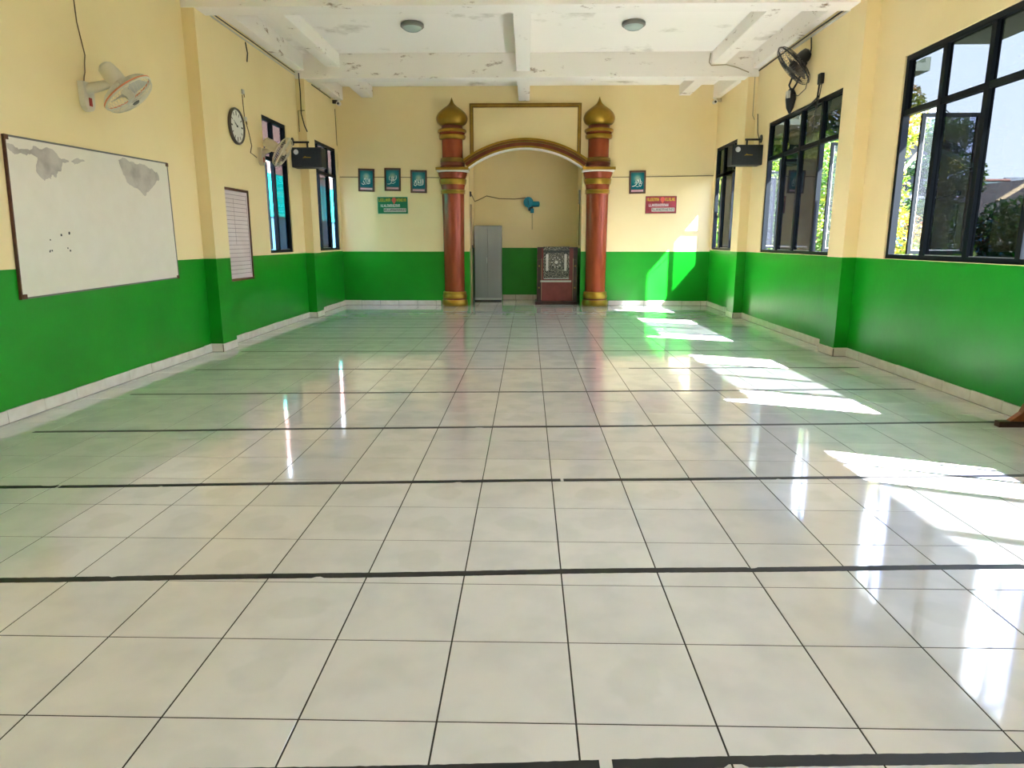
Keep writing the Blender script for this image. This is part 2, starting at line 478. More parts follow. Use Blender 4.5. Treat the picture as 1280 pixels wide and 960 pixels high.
class MB:
    def __init__(s):
        s.v = []; s.f = []; s.m = []
    def add(s, vs_, fs_, m=0):
        k = len(s.v)
        s.v += [tuple(p) for p in vs_]
        for q in fs_:
            s.f.append([k + i for i in q]); s.m.append(m)
    def box(s, x0, y0, z0, x1, y1, z1, m=0):
        if x0 > x1: x0, x1 = x1, x0
        if y0 > y1: y0, y1 = y1, y0
        if z0 > z1: z0, z1 = z1, z0
        s.add([(x0, y0, z0), (x1, y0, z0), (x1, y1, z0), (x0, y1, z0), (x0, y0, z1), (x1, y0, z1), (x1, y1, z1), (x0, y1, z1)],
              [(0, 3, 2, 1), (4, 5, 6, 7), (0, 1, 5, 4), (1, 2, 6, 5), (2, 3, 7, 6), (3, 0, 4, 7)], m)
        return s
    def hexa(s, p, m=0):
        s.add(p, [(0, 3, 2, 1), (4, 5, 6, 7), (0, 1, 5, 4), (1, 2, 6, 5), (2, 3, 7, 6), (3, 0, 4, 7)], m)
        return s
    def tube(s, pts, r, n=6, m=0, closed=False, cap=True):
        pts = [Vector(p) for p in pts]
        rr = r if isinstance(r, (list, tuple)) else [r] * len(pts)
        L = len(pts)
        rings = []
        up = None
        for i, p in enumerate(pts):
            a = pts[(i - 1) % L] if (closed or i > 0) else p
            b = pts[(i + 1) % L] if (closed or i < L - 1) else p
            d = (b - a)
            if d.length < 1e-9: d = Vector((0, 0, 1))
            d.normalize()
            if up is None:
                up = Vector((0, 0, 1)) if abs(d.z) < 0.9 else Vector((1, 0, 0))
            x = d.cross(up)
            if x.length < 1e-6: x = d.cross(Vector((0, 1, 0.3)))
            x.normalize()
            y = x.cross(d).normalized()
            up = y
            rings.append([p + rr[i] * (math.cos(2 * PI * k / n) * x + math.sin(2 * PI * k / n) * y) for k in range(n)])
        vv = [q for g in rings for q in g]
        ff = []
        for i in range(L if closed else L - 1):
            j = (i + 1) % L
            for k in range(n):
                k2 = (k + 1) % n
                ff.append((i * n + k, i * n + k2, j * n + k2, j * n + k))
        if cap and not closed:
            ff.append(tuple(range(n - 1, -1, -1)))
            ff.append(tuple((L - 1) * n + k for k in range(n)))
        s.add(vv, ff, m)
        return s
    def lathe(s, prof, c=(0, 0, 0), a0=0.0, a1=2 * PI, n=32, mat=None, axis='z', cap=True):
        """prof: list of (r, h); mat: material per segment"""
        full = abs((a1 - a0) - 2 * PI) < 1e-6
        cols = n if full else n + 1
        k0 = len(s.v)
        for (r, h) in prof:
            for i in range(cols):
                a = a0 + (a1 - a0) * i / n
                x, y = r * math.cos(a), r * math.sin(a)
                if axis == 'z': p = (c[0] + x, c[1] + y, c[2] + h)
                elif axis == 'x': p = (c[0] + h, c[1] + x, c[2] + y)
                else: p = (c[0] + x, c[1] + h, c[2] + y)
                s.v.append(p)
        for j in range(len(prof) - 1):
            for i in range(n):
                i2 = (i + 1) % cols if full else i + 1
                s.f.append([k0 + j * cols + i, k0 + j * cols + i2, k0 + (j + 1) * cols + i2, k0 + (j + 1) * cols + i])
                s.m.append(mat[j] if mat else 0)
        for j in (0, len(prof) - 1):
            if cap and prof[j][0] > 1e-4:
                s.f.append([k0 + j * cols + i for i in range(cols)])
                s.m.append(mat[min(j, len(prof) - 2)] if mat else 0)
        return s
    def prism(s, poly, lift, m=0):
        """poly: list of 3d points; lift: vector"""
        n = len(poly)
        L = Vector(lift)
        vv = [Vector(p) for p in poly] + [Vector(p) + L for p in poly]
        ff = [tuple(range(n - 1, -1, -1)), tuple(range(n, 2 * n))]
        for i in range(n):
            ff.append((i, (i + 1) % n, n + (i + 1) % n, n + i))
        s.add(vv, ff, m)
        return s
    def build(s, name, mats, parent=None, local=False, smooth=False, recalc=True, bevel=0.0, loc=None, shift=None):
        off = Vector((0, 0, 0))
        if parent is not None and not local:
            off = world_loc(parent)
        if loc is not None:
            off = off + Vector(loc)
        me = bpy.data.meshes.new(name)
        me.from_pydata([tuple(Vector(p) - off) for p in s.v], [], s.f)
        if not isinstance(mats, (list, tuple)): mats = [mats]
        for q in mats:
            me.materials.append(M[q] if isinstance(q, str) else q)
        me.polygons.foreach_set('material_index', s.m)
        if recalc or bevel:
            bm = bmesh.new()
            bm.from_mesh(me)
            if recalc:
                bmesh.ops.recalc_face_normals(bm, faces=bm.faces[:])
            if bevel:
                bmesh.ops.bevel(bm, geom=[e for e in bm.edges if len(e.link_faces) == 2 and e.calc_face_angle(0) > 0.6], offset=bevel, segments=2, affect='EDGES', profile=0.6)
            bm.to_mesh(me)
            bm.free()
        if smooth:
            me.polygons.foreach_set('use_smooth', [True] * len(me.polygons))
            try:
                me.set_sharp_from_angle(angle=math.radians(38))
            except Exception:
                pass
        ob = bpy.data.objects.new(name, me)
        COL.objects.link(ob)
        if parent is not None: ob.parent = parent
        if loc is not None: ob.location = loc
        return ob

def tag(o, label=None, cat=None, group=None, kind=None):
    if label: o['label'] = label
    if cat: o['category'] = cat
    if group: o['group'] = group
    if kind: o['kind'] = kind
    return o

def empty(name, loc=(0, 0, 0), rot=None, parent=None):
    o = bpy.data.objects.new(name, None)
    o.empty_display_size = 0.1
    COL.objects.link(o)
    o.location = loc
    if rot is not None: o.rotation_euler = rot
    if parent is not None: o.parent = parent
    return o

def thing(name, label, cat, loc=(0, 0, 0), rot=None, group=None):
    return tag(empty(name, loc, rot), label, cat, group)

# ================================================================== dimensions
XL, XR, BY, FY = -4.06, 3.66, 12.87, -5.2
WT = 0.10
ZS = 4.39          # slab underside
PL, PR, PB = 1.137, 1.160, 1.125   # top of the green dado per wall
ZW0, ZW1, ZT = 1.165, 3.17, 2.62   # window sill, head, transom

# ------------------------------------------------------------------ floor
fb = MB()
fb.box(XL - WT, FY, -0.12, XR + WT, BY + WT, -0.0014)
fb.box(-1.5, BY + WT, -0.12, 1.1, 14.35, -0.0014)
floor = tag(fb.build('floor', 'grout'), kind='structure')
T = 0.4
cells = []
xs = [XL] + [k * T for k in range(-10, 10)] + [XR]
ys = [FY] + [k * T for k in range(int(FY / T) , 33)] + [BY]
ys = sorted(set(round(v, 4) for v in ys if FY <= v <= BY))
def cam_area(x0, x1, y0, y1):
    if y1 < 0.0 - 0.8: return 0.0
    cx, cy = (x0 + x1) / 2, (y0 + y1) / 2
    d = cy + 1.7
    if d < 1.2: return 0
    dx = cx + 0.14 - 0.0227 * d
    if abs(dx) > d * 0.76 + 0.1: return 0
    return (x1 - x0) * (y1 - y0) / d ** 3
for i in range(len(xs) - 1):
    for j in range(len(ys) - 1):
        cells.append((xs[i], xs[i + 1], ys[j], ys[j + 1]))
nx = [-1.37, -1.2, -0.8, -0.4, 0.0, 0.4, 0.8, 0.97]
nys = [BY, 13.2, 13.6, 14.0, 14.2]
for i in range(len(nx) - 1):
    for j in range(len(nys) - 1):
        cells.append((nx[i], nx[i + 1], nys[j], nys[j + 1]))
cells.sort(key=lambda c: -cam_area(*c))
GX, GY = 0.0027, 0.0025
def tile_shape(mb, x0, x1, y0, y1):
    b = 0.0009
    x0 += GX; x1 -= GX; y0 += GY; y1 -= GY
    if x1 - x0 < 0.01 or y1 - y0 < 0.01: return
    lo = [(x0, y0, -0.0016), (x1, y0, -0.0016), (x1, y1, -0.0016), (x0, y1, -0.0016)]
    md = [(x0, y0, -b), (x1, y0, -b), (x1, y1, -b), (x0, y1, -b)]
    tp = [(x0 + b, y0 + b, 0), (x1 - b, y0 + b, 0), (x1 - b, y1 - b, 0), (x0 + b, y1 - b, 0)]
    f = []
    for k in range(4):
        k2 = (k + 1) % 4
        f.append((k, k2, 4 + k2, 4 + k))
        f.append((4 + k, 4 + k2, 8 + k2, 8 + k))
    f.append((8, 9, 10, 11))
    mb.add(lo + md + tp, f)
cache = {}
rest = MB()
rt = random.Random(3)
for k, (x0, x1, y0, y1) in enumerate(cells):
    if k < 296 and cam_area(x0, x1, y0, y1) > 0:
        key = (round(x1 - x0, 3), round(y1 - y0, 3))
        loc = ((x0 + x1) / 2, (y0 + y1) / 2, 0)
        if key not in cache:
            mb = MB()
            tile_shape(mb, -key[0] / 2, key[0] / 2, -key[1] / 2, key[1] / 2)
            o = mb.build('tile', 'tile', floor, local=True, recalc=False)
            cache[key] = o
        else:
            o = cache[key].copy()
            COL.objects.link(o)
        o.location = loc
        o.rotation_euler = (rt.uniform(-.0006, .0006), rt.uniform(-.0006, .0006), 0)
    else:
        tile_shape(rest, x0, x1, y0, y1)
tag(rest.build('tile_field', 'tile', floor, recalc=False), kind='stuff')

# ------------------------------------------------------------------ walls
def grid_wall(name, to3, us, zs, hole, d0, d1, paint, mats):
    us = sorted(set(round(u, 4) for u in us)); zs = sorted(set(round(z, 4) for z in list(zs) + [paint]))
    nu, nz = len(us) - 1, len(zs) - 1
    def solid(i, j):
        if i < 0 or j < 0 or i >= nu or j >= nz: return False
        u, z = (us[i] + us[i + 1]) / 2, (zs[j] + zs[j + 1]) / 2
        return not any(h[0] < u < h[1] and h[2] < z < h[3] for h in hole)
    mb = MB()
    idx = {}
    def V(i, j, d):
        k = (i, j, d)
        if k not in idx:
            idx[k] = len(mb.v)
            mb.v.append(to3(us[i], zs[j], d))
        return idx[k]
    for i in range(nu):
        for j in range(nz):
            if not solid(i, j): continue
            mi = 0 if (zs[j] + zs[j + 1]) / 2 < paint else 1
            mb.f.append([V(i, j, d0), V(i + 1, j, d0), V(i + 1, j + 1, d0), V(i, j + 1, d0)]); mb.m.append(mi)
            mb.f.append([V(i, j, d1), V(i, j + 1, d1), V(i + 1, j + 1, d1), V(i + 1, j, d1)]); mb.m.append(2)
            for (a, b, p, q) in ((i - 1, j, (i, j), (i, j + 1)), (i + 1, j, (i + 1, j), (i + 1, j + 1)), (i, j - 1, (i, j), (i + 1, j)), (i, j + 1, (i, j + 1), (i + 1, j + 1))):
                if not solid(a, b):
                    mb.f.append([V(*p, d0), V(*q, d0), V(*q, d1), V(*p, d1)]); mb.m.append(mi)
    return tag(mb.build(name, mats), kind='structure')

RW = [(10.93, 12.80), (7.12, 9.76), (3.13, 5.78), (-0.72, 1.93), (-4.6, -1.9)]      # right windows
LW = [(11.0, 12.70), (8.77, 9.80)]
rh = [(a, b, ZW0, ZW1) for a, b in RW]
lh = [(a, b, ZW0, ZW1) for a, b in LW]
wm = ['green', 'yellow', 'outer']
wr = grid_wall('wall_right', lambda u, z, d: (d, u, z), [FY, BY + WT] + [q for a in RW for q in a], [-0.12, ZW0, ZW1, 4.7], rh, XR, XR + WT, PR, wm)
wl = grid_wall('wall_left', lambda u, z, d: (d, u, z), [FY, BY + WT] + [q for a in LW for q in a], [-0.12, ZW0, ZW1, 4.7], lh, XL, XL - WT, PL, wm)
# front wall behind the camera: a wide open entrance between two posts
wf = grid_wall('wall_front', lambda u, z, d: (u, d, z), [XL - WT, XR + WT], [-0.12, 4.7], [], FY, FY - WT, PB, wm)

# back wall with arched niche opening
NX0, NX1, NSZ, NAP = -1.37, 0.97, 2.80, 3.185
NC = (NX0 + NX1) / 2
HW = (NX1 - NX0) / 2
RISE = NAP - NSZ
AR = (HW * HW + RISE * RISE) / (2 * RISE)
ACZ = NAP - AR
AA = math.asin(HW / AR)
def arc(off, n=24):
    return [(NC + (AR + off) * math.sin(-AA + 2 * AA * i / n), ACZ + (AR + off) * math.cos(-AA + 2 * AA * i / n)) for i in range(n + 1)]
wb = MB()
def wpan(x0, x1, z0, z1, m):
    wb.add([(x0, BY, z0), (x1, BY, z0), (x1, BY, z1), (x0, BY, z1)], [(0, 1, 2, 3)], m)
    wb.add([(x0, BY + WT, z0), (x1, BY + WT, z0), (x1, BY + WT, z1), (x0, BY + WT, z1)], [(3, 2, 1, 0)], 2)
for (a, b) in ((XL, NX0), (NX1, XR)):
    wpan(a, b, -0.12, PB, 0)
    wpan(a, b, PB, 4.7, 1)
pts = arc(0)
for i in range(len(pts) - 1):
    (x0, z0), (x1, z1) = pts[i], pts[i + 1]
    wb.add([(x0, BY, z0), (x1, BY, z1), (x1, BY, 4.7), (x0, BY, 4.7)], [(0, 1, 2, 3)], 1)
    wb.add([(x0, BY + WT, z0), (x1, BY + WT, z1), (x1, BY + WT, 4.7), (x0, BY + WT, 4.7)], [(3, 2, 1, 0)], 2)
    wb.add([(x0, BY, z0), (x0, BY + WT, z0), (x1, BY + WT, z1), (x1, BY, z1)], [(0, 1, 2, 3)], 1)
for x, s_ in ((NX0, 1), (NX1, -1)):
    for z0, z1, m in ((-0.12, PB, 0), (PB, NSZ, 1)):
        q = [(x, BY, z0), (x, BY, z1), (x, BY + WT, z1), (x, BY + WT, z0)]
        wb.add(q, [(0, 1, 2, 3)] if s_ > 0 else [(3, 2, 1, 0)], m)
wall_back = tag(wb.build('wall_back', wm, recalc=False), kind='structure')

# niche shell behind the arch
NBY = 14.2
nb = MB()
for z0, z1, m in ((-0.12, 1.19, 0), (1.19, 3.6, 1)):
    nb.box(NX0 - 0.1, NBY, z0, NX1 + 0.1, NBY + 0.1, z1, m)
    nb.box(NX0 - 0.1, BY + WT, z0, NX0, NBY, z1, m)
    nb.box(NX1, BY + WT, z0, NX1 + 0.1, NBY, z1, m)
nb.box(NX0 - 0.1, BY + WT, 3.6, NX1 + 0.1, NBY + 0.1, 3.7, 1)
tag(nb.build('wall_niche', ['green', 'yellow']), kind='structure')

# pilasters (parts of the walls)
def pilaster(parent, x0, x1, y0, y1, paint, ztop):
    mb = MB()
    mb.box(x0, y0, 0, x1, y1, paint, 0)
    mb.box(x0, y0, paint, x1, y1, ztop, 1)
    mb.build('pilaster', ['green', 'yellow'], parent)
for y0 in (6.56, 10.412, 2.70, -1.15):
    if y0 > 3 or y0 < 0:
        pilaster(wl, XL, -3.91, y0, y0 + 0.40, PL, ZS)
for y0 in (6.39, 10.45, 2.52, -1.35):
    pilaster(wr, 3.50, XR, y0, y0 + 0.40, PR, ZS)

# ------------------------------------------------------------------ ceiling
cb = MB()
cb.box(XL - WT - 0.02, FY - WT, ZS, XR + WT, BY + WT, ZS + 0.31)
ceil_ = tag(cb.build('ceiling', 'ceiling'), kind='structure')
def beam(x0, y0, z0, x1, y1, z1=ZS, m='beam'):
    mb = MB()
    mb.box(x0, y0, z0, x1, y1, z1)
    mb.build('beam', m, ceil_, bevel=0.008)
beam(XL, 6.55, 3.915, XR, 6.85)
beam(XL, 10.40, 4.005, XR, 10.70)
beam(XL, 2.70, 3.93, XR, 3.0)
beam(XL, -1.2, 3.93, XR, -0.9)
for (a, b) in ((6.85, 10.40), (10.70, BY), (3.0, 6.55), (-0.9, 2.70), (FY, -1.2)):
    beam(-0.345, a, 4.10, -0.12, b)
    beam(-3.52, a, 4.18, -3.29, b)
    beam(2.865, a, 4.19, 3.085, b)
    beam(XL, a, 4.13, -3.90, b)
    beam(3.545, a, 4.12, XR, b)

# ------------------------------------------------------------------ baseboards: one tile after another
def base_run(name, p0, p1, nrm, first=0.4, step=0.4, h=0.10, gaps=()):
    p0 = Vector(p0); p1 = Vector(p1)
    L = (p1 - p0).length
    d = (p1 - p0).normalized()
    n = Vector(nrm)
    root = tag(empty(name, tuple(p0)), kind='structure')
    cuts = [0.0]
    t = first
    while t < L - 0.02:
        cuts.append(t); t += step
    cuts.append(L)
    for a, b in zip(cuts[:-1], cuts[1:]):
        if b - a < 0.015: continue
        hh = h + random.uniform(-0.004, 0.004)
        th = 0.014 + random.uniform(-0.0015, 0.0015)
        A = p0 + d * (a + 0.003); B = p0 + d * (b - 0.003)
        mb = MB()
        z0, z1 = Vector((0, 0, 0.005)), Vector((0, 0, hh))
        mb.hexa([A + z0, B + z0, B + n * th + z0, A + n * th + z0, A + z1, B + z1, B + n * th + z1, A + n * th + z1])
        mb.build('tile', 'base_tile', root)
    mb = MB()
    A, B, u = p0, p1, Vector((0, 0, h - 0.008))
    mb.hexa([A, B, B + n * 0.008, A + n * 0.008, A + u, B + u, B + n * 0.008 + u, A + n * 0.008 + u])
    mb.build('mortar', 'mortar', root)
    return root
base_run('baseboard_left', (XL, FY, 0), (XL, 6.55, 0), (1, 0, 0), first=0.36)
base_run('baseboard_left_2', (XL, 6.55, 0), (-3.91, 6.55, 0), (0, -1, 0))
base_run('baseboard_left_3', (-3.91, 6.536, 0), (-3.91, 6.95, 0), (1, 0, 0), first=0.2)
base_run('baseboard_left_4', (XL, 6.95, 0), (XL, 10.40, 0), (1, 0, 0), first=0.3)
base_run('baseboard_left_5', (XL, 10.40, 0), (-3.91, 10.40, 0), (0, -1, 0))
base_run('baseboard_left_6', (-3.91, 10.386, 0), (-3.91, 10.80, 0), (1, 0, 0))
base_run('baseboard_left_7', (XL, 10.80, 0), (XL, BY, 0), (1, 0, 0), first=0.3)
base_run('baseboard_right', (XR, 2.92, 0), (XR, 6.39, 0), (-1, 0, 0), first=0.34)
base_run('baseboard_right_2', (XR, 6.39, 0), (3.5, 6.39, 0), (0, -1, 0))
base_run('baseboard_right_3', (3.5, 6.376, 0), (3.5, 6.79, 0), (-1, 0, 0), first=0.2)
base_run('baseboard_right_4', (XR, 6.79, 0), (XR, 10.45, 0), (-1, 0, 0), first=0.3)
base_run('baseboard_right_5', (XR, 10.45, 0), (3.5, 10.45, 0), (0, -1, 0))
base_run('baseboard_right_6', (3.5, 10.436, 0), (3.5, 10.85, 0), (-1, 0, 0))
base_run('baseboard_right_7', (XR, 10.85, 0), (XR, BY, 0), (-1, 0, 0), first=0.3)
base_run('baseboard_back', (XL, BY, 0), (-1.99, BY, 0), (0, -1, 0), first=0.36)
base_run('baseboard_back_2', (1.57, BY, 0), (XR, BY, 0), (0, -1, 0), first=0.36)
base_run('baseboard_niche', (-0.72, NBY, 0), (NX1, NBY, 0), (0, -1, 0), first=0.30, h=0.12)

# ------------------------------------------------------------------ windows
def window(n, side, y0, y1, mull, opens, zt=ZT):
    """side +1 right wall, -1 left wall; mull: mullion positions; opens: {bay index: sash y}"""
    fx = (XR if side > 0 else XL)
    def X(d): return fx + side * d
    root = tag(empty('window_%d' % n, (X(0.06), (y0 + y1) / 2, ZW0)), kind='structure')
    def bx(mb, d0, a, z0, d1, b, z1): mb.box(X(d0), a, z0, X(d1), b, z1)
    D0, D1 = 0.018, 0.080
    fw = 0.05
    f = MB()
    DF = 0.086
    bx(f, D0, y0, ZW0, DF, y1, ZW0 + 0.045)
    bx(f, D0, y0, ZW1 - fw, DF, y1, ZW1)
    bx(f, D0, y0, ZW0 + 0.045, DF, y0 + fw, ZW1 - fw)
    bx(f, D0, y1 - fw, ZW0 + 0.045, DF, y1, ZW1 - fw)
    f.build('frame', 'frame', root)
    edges = [y0 + fw] + [q for m_ in mull for q in (m_ - 0.03, m_ + 0.03)] + [y1 - fw]
    for m_ in mull:
        q = MB()
        bx(q, D0 + 0.003, m_ - 0.03, ZW0 + 0.045, D1, m_ + 0.03, ZW1 - fw)
        q.build('mullion', 'frame', root)
    for k in range(len(mull) + 1):
        a, b = edges[2 * k], edges[2 * k + 1]
        q = MB()
        bx(q, D0 + 0.006, a, zt - 0.028, D1, b, zt + 0.028)
        q.build('transom', 'frame', root)
        q = MB()
        bx(q, 0.055, a, zt + 0.028, 0.061, b, ZW1 - fw)
        q.build('pane', 'glass', root)
        if k not in opens:
            q = MB()
            bx(q, 0.055, a, ZW0 + 0.045, 0.061, b, zt - 0.028)
            q.build('pane', 'glass', root)
            q = MB()
            bx(q, 0.045, a, ZW0 + 0.045, 0.055, b, ZW0 + 0.053)
            q.build('glazing_bead', 'frame_rubber', root)
        else:
            ys_ = opens[k]
            w_ = (b - a)
            z0, z1 = ZW0 + 0.05, zt - 0.045
            o0, o1 = 0.06, 0.06 + w_
            t = 0.016
            s_ = MB()
            e = 0.036
            bx(s_, o0, ys_ - t, z0, o1, ys_ + t, z0 + e)
            bx(s_, o0, ys_ - t, z1 - e, o1, ys_ + t, z1)
            bx(s_, o0, ys_ - t, z0 + e, o0 + e, ys_ + t, z1 - e)
            bx(s_, o1 - e, ys_ - t, z0 + e, o1, ys_ + t, z1 - e)
            so = s_.build('sash', 'frame', root)
            g = MB()
            bx(g, o0 + e, ys_ - 0.003, z0 + e, o1 - e, ys_ + 0.003, z1 - e)
            g.build('pane', 'sash_glass', so)
            g = MB()
            bx(g, o0 + e, ys_ - 0.010, z0 + e, o1 - e, ys_ - 0.003, z0 + e + 0.010)
            bx(g, o0 + e, ys_ - 0.010, z0 + e, o0 + e + 0.008, ys_ - 0.003, z1 - e)
            g.build('glazing_bead', 'frame_rubber', so)
            g = MB()
            g.tube([(X(0.07), a + 0.02 if ys_ > (a + b) / 2 else b - 0.02, z1 + 0.012), (X(0.06 + 0.45 * w_), ys_, z1 + 0.006)], 0.006, 5)
            g.build('stay_arm', 'steel', so)
    return root
window(1, 1, 10.93, 12.80, [12.30, 11.64], {2: 12.52, 0: 11.2})
window(2, 1, 7.12, 9.76, [7.78, 8.46, 9.11], {3: 9.30, 0: 7.50})
window(3, 1, 3.13, 5.78, [3.79, 4.456, 5.128], {3: 5.46, 0: 3.50})
window(4, 1, -0.72, 1.93, [-0.06, 0.60, 1.27], {3: 1.6})
window(5, 1, -4.6, -1.9, [-3.93, -3.25, -2.58], {3: -2.2, 2: -2.9, 1: -3.6, 0: -4.2})
window(6, -1, 11.0, 12.70, [11.55, 12.17], {0: 11.30, 2: 12.36})
window(7, -1, 8.77, 9.80, [9.23], {0: 9.02}, 2.57)

# concrete canopy above each right-hand window
for k, (a, b) in enumerate(RW):
    mb = MB()
    mb.box(XR + WT, a - 0.12, 3.31, XR + 0.92, b + 0.12, 3.40, 0)
    mb.box(XR + 0.86, a - 0.12, 3.40, XR + 0.92, b + 0.12, 3.46, 0)
    tag(mb.build('trim_%d' % (k + 1), 'outer'), kind='structure')

# ================================================================== arch portal
por = thing('arch_moulding', 'gold and copper arched moulding with side ledges over the niche opening', 'moulding', (NC, BY, 2.8))
def band(r0, r1, depth, mat, name):
    mb = MB()
    a, b = arc(r0), arc(r1)
    y = BY - depth
    n = len(a)
    for i in range(n - 1):
        p = [(a[i][0], y, a[i][1]), (a[i + 1][0], y, a[i + 1][1]), (a[i + 1][0], BY, a[i + 1][1]), (a[i][0], BY, a[i][1]),
             (b[i][0], y, b[i][1]), (b[i + 1][0], y, b[i + 1][1]), (b[i + 1][0], BY, b[i + 1][1]), (b[i][0], BY, b[i][1])]
        k = len(mb.v)
        mb.v += p
        fs = [(4, 5, 1, 0), (0, 1, 2, 3), (7, 6, 5, 4)]
        if i == 0: fs.append((0, 3, 7, 4))
        if i == n - 2: fs.append((1, 5, 6, 2))
        for q in fs:
            mb.f.append([k + t for t in q]); mb.m.append(0)
    mb.build(name, mat, por, recalc=False)
band(-0.022, 0.0, 0.20, 'white', 'soffit')
band(0.0, 0.040, 0.17, 'gold', 'gold_band')
band(0.040, 0.112, 0.13, 'copper_dark', 'copper_band')
band(0.112, 0.136, 0.15, 'gold_dark', 'bronze_band')
band(0.136, 0.160, 0.10, 'copper_dark', 'dark_band')
band(0.160, 0.20, 0.11, 'gold', 'outer_band')
for s_ in (-1, 1):
    mb = MB()
    xa, xb = NC + s_ * (HW - 0.02), NC + s_ * 1.81
    mb.box(xa, BY - 0.33, 2.745, xb, BY, 2.80)
    ledge_ = mb.build('ledge', 'gold', por, bevel=0.006)
    mb = MB()
    mb.box(xa, BY - 0.315, 2.715, xb - s_ * 0.02, BY, 2.745)
    mb.build('soffit', 'white', ledge_)
rf = thing('panel_moulding', 'square gold moulding framing the blank wall above the arch', 'moulding', (NC, BY, 4.0))
x0, x1, zt_ = -1.335, 0.925, 4.055
zb = ACZ + math.sqrt((AR + 0.2) ** 2 - (x0 + 0.03 - NC) ** 2) - 0.03
for (a, b, mat, d) in ((0.0, 0.03, 'gold_dark', 0.05), (0.03, 0.052, 'gold', 0.035), (0.052, 0.075, 'gold_dark', 0.025)):
    mb = MB()
    mb.box(x0 + a, BY - d, zt_ - b, x1 - a, BY, zt_ - a)
    mb.box(x0 + a, BY - d, zb, x0 + b, BY, zt_ - b)
    mb.box(x1 - b, BY - d, zb, x1 - a, BY, zt_ - b)
    mb.build('gold_strip' if mat == 'gold' else 'bronze_strip', mat, rf)

# ------------------------------------------------------------------ columns
def column(cx, label):
    root = thing('column', label, 'column', (cx, BY - 0.01, 0))
    cy = BY - 0.01
    def half(name, prof, mat, smooth=True):
        mb = MB()
        mb.lathe(prof, (cx, cy, 0), PI, 2 * PI, 28)
        mb.build(name, mat, root, smooth=smooth)
    half('base', [(0.268, 0), (0.278, 0.015), (0.280, 0.05), (0.272, 0.10), (0.262, 0.125)], 'gold')
    half('base_groove', [(0.250, 0.125), (0.246, 0.135), (0.252, 0.155)], 'copper_dark')
    half('base_ring', [(0.250, 0.155), (0.257, 0.17), (0.258, 0.215), (0.246, 0.235), (0.243, 0.25), (0.248, 0.265), (0.240, 0.29), (0.228, 0.30)], 'gold')
    half('shaft', [(0.216, 0.30), (0.216, 0.8), (0.221, 1.6), (0.230, 2.29)], 'copper')
    half('lower_ring', [(0.238, 2.29), (0.250, 2.30), (0.252, 2.315), (0.244, 2.33), (0.252, 2.345), (0.252, 2.365), (0.240, 2.375)], 'gold')
    half('neck', [(0.236, 2.375), (0.240, 2.42), (0.250, 2.475)], 'copper')
    half('capital_ring', [(0.256, 2.475), (0.268, 2.49), (0.276, 2.53), (0.282, 2.575), (0.276, 2.585)], 'gold')
    half('capital', [(0.272, 2.585), (0.262, 2.60), (0.272, 2.62), (0.288, 2.66), (0.300, 2.715)], 'copper')
    half('upper_base', [(0.255, 2.80), (0.255, 2.83), (0.240, 2.85), (0.250, 2.88), (0.250, 2.905), (0.238, 2.915)], 'copper_dark')
    half('upper_base_ring', [(0.240, 2.915), (0.252, 2.925), (0.252, 2.955), (0.244, 2.965), (0.246, 2.985), (0.228, 3.0)], 'gold_dark')
    half('upper_shaft', [(0.212, 3.0), (0.212, 3.36)], 'copper')
    half('upper_lower_ring', [(0.240, 3.36), (0.262, 3.375), (0.272, 3.40), (0.272, 3.435), (0.264, 3.445)], 'gold')
    half('upper_groove', [(0.256, 3.445), (0.250, 3.455), (0.262, 3.47), (0.262, 3.49)], 'copper')
    half('upper_ring', [(0.272, 3.49), (0.290, 3.50), (0.292, 3.54), (0.278, 3.555), (0.262, 3.56)], 'gold')
    half('dome_neck', [(0.215, 3.56), (0.212, 3.64)], 'copper_dark')
    half('dome', [(0.215, 3.625), (0.262, 3.645), (0.298, 3.685), (0.315, 3.735), (0.317, 3.775), (0.305, 3.82), (0.275, 3.87), (0.225, 3.92), (0.165, 3.965), (0.105, 4.005), (0.060, 4.045), (0.034, 4.085), (0.018, 4.13), (0.002, 4.175)], 'gold')
    return root
column(-1.695, 'copper red half column with gold dome to the left of the niche')
column(1.285, 'copper red half column with gold dome to the right of the niche')

# ================================================================== niche contents
cab = thing('cabinet', 'tall grey two-door steel cabinet standing inside the niche on the left', 'cabinet', (-1.04, 13.95, 0))
mb = MB(); mb.box(-1.345, 13.84, 0.03, -0.735, NBY - 0.005, 1.68); mb.build('body', 'grey_metal', cab, bevel=0.006)
for a, b in ((-1.338, -1.045), (-1.035, -0.742)):
    mb = MB(); mb.box(a, 13.822, 0.085, b, 13.84, 1.665); door_ = mb.build('door', 'grey_metal', cab, bevel=0.004)
mb = MB(); mb.box(-1.345, 13.815, 0.03, -0.735, 13.84, 0.075); mb.build('kick_plate', 'steel', cab)
mb = MB(); mb.box(-1.34, 13.85, 0.0, -0.74, NBY - 0.01, 0.03); mb.build('plinth', 'black', cab)
mb = MB(); mb.tube([(-1.06, 13.81, 0.86), (-1.06, 13.81, 0.98)], 0.008, 6); mb.build('handle', 'steel', door_)

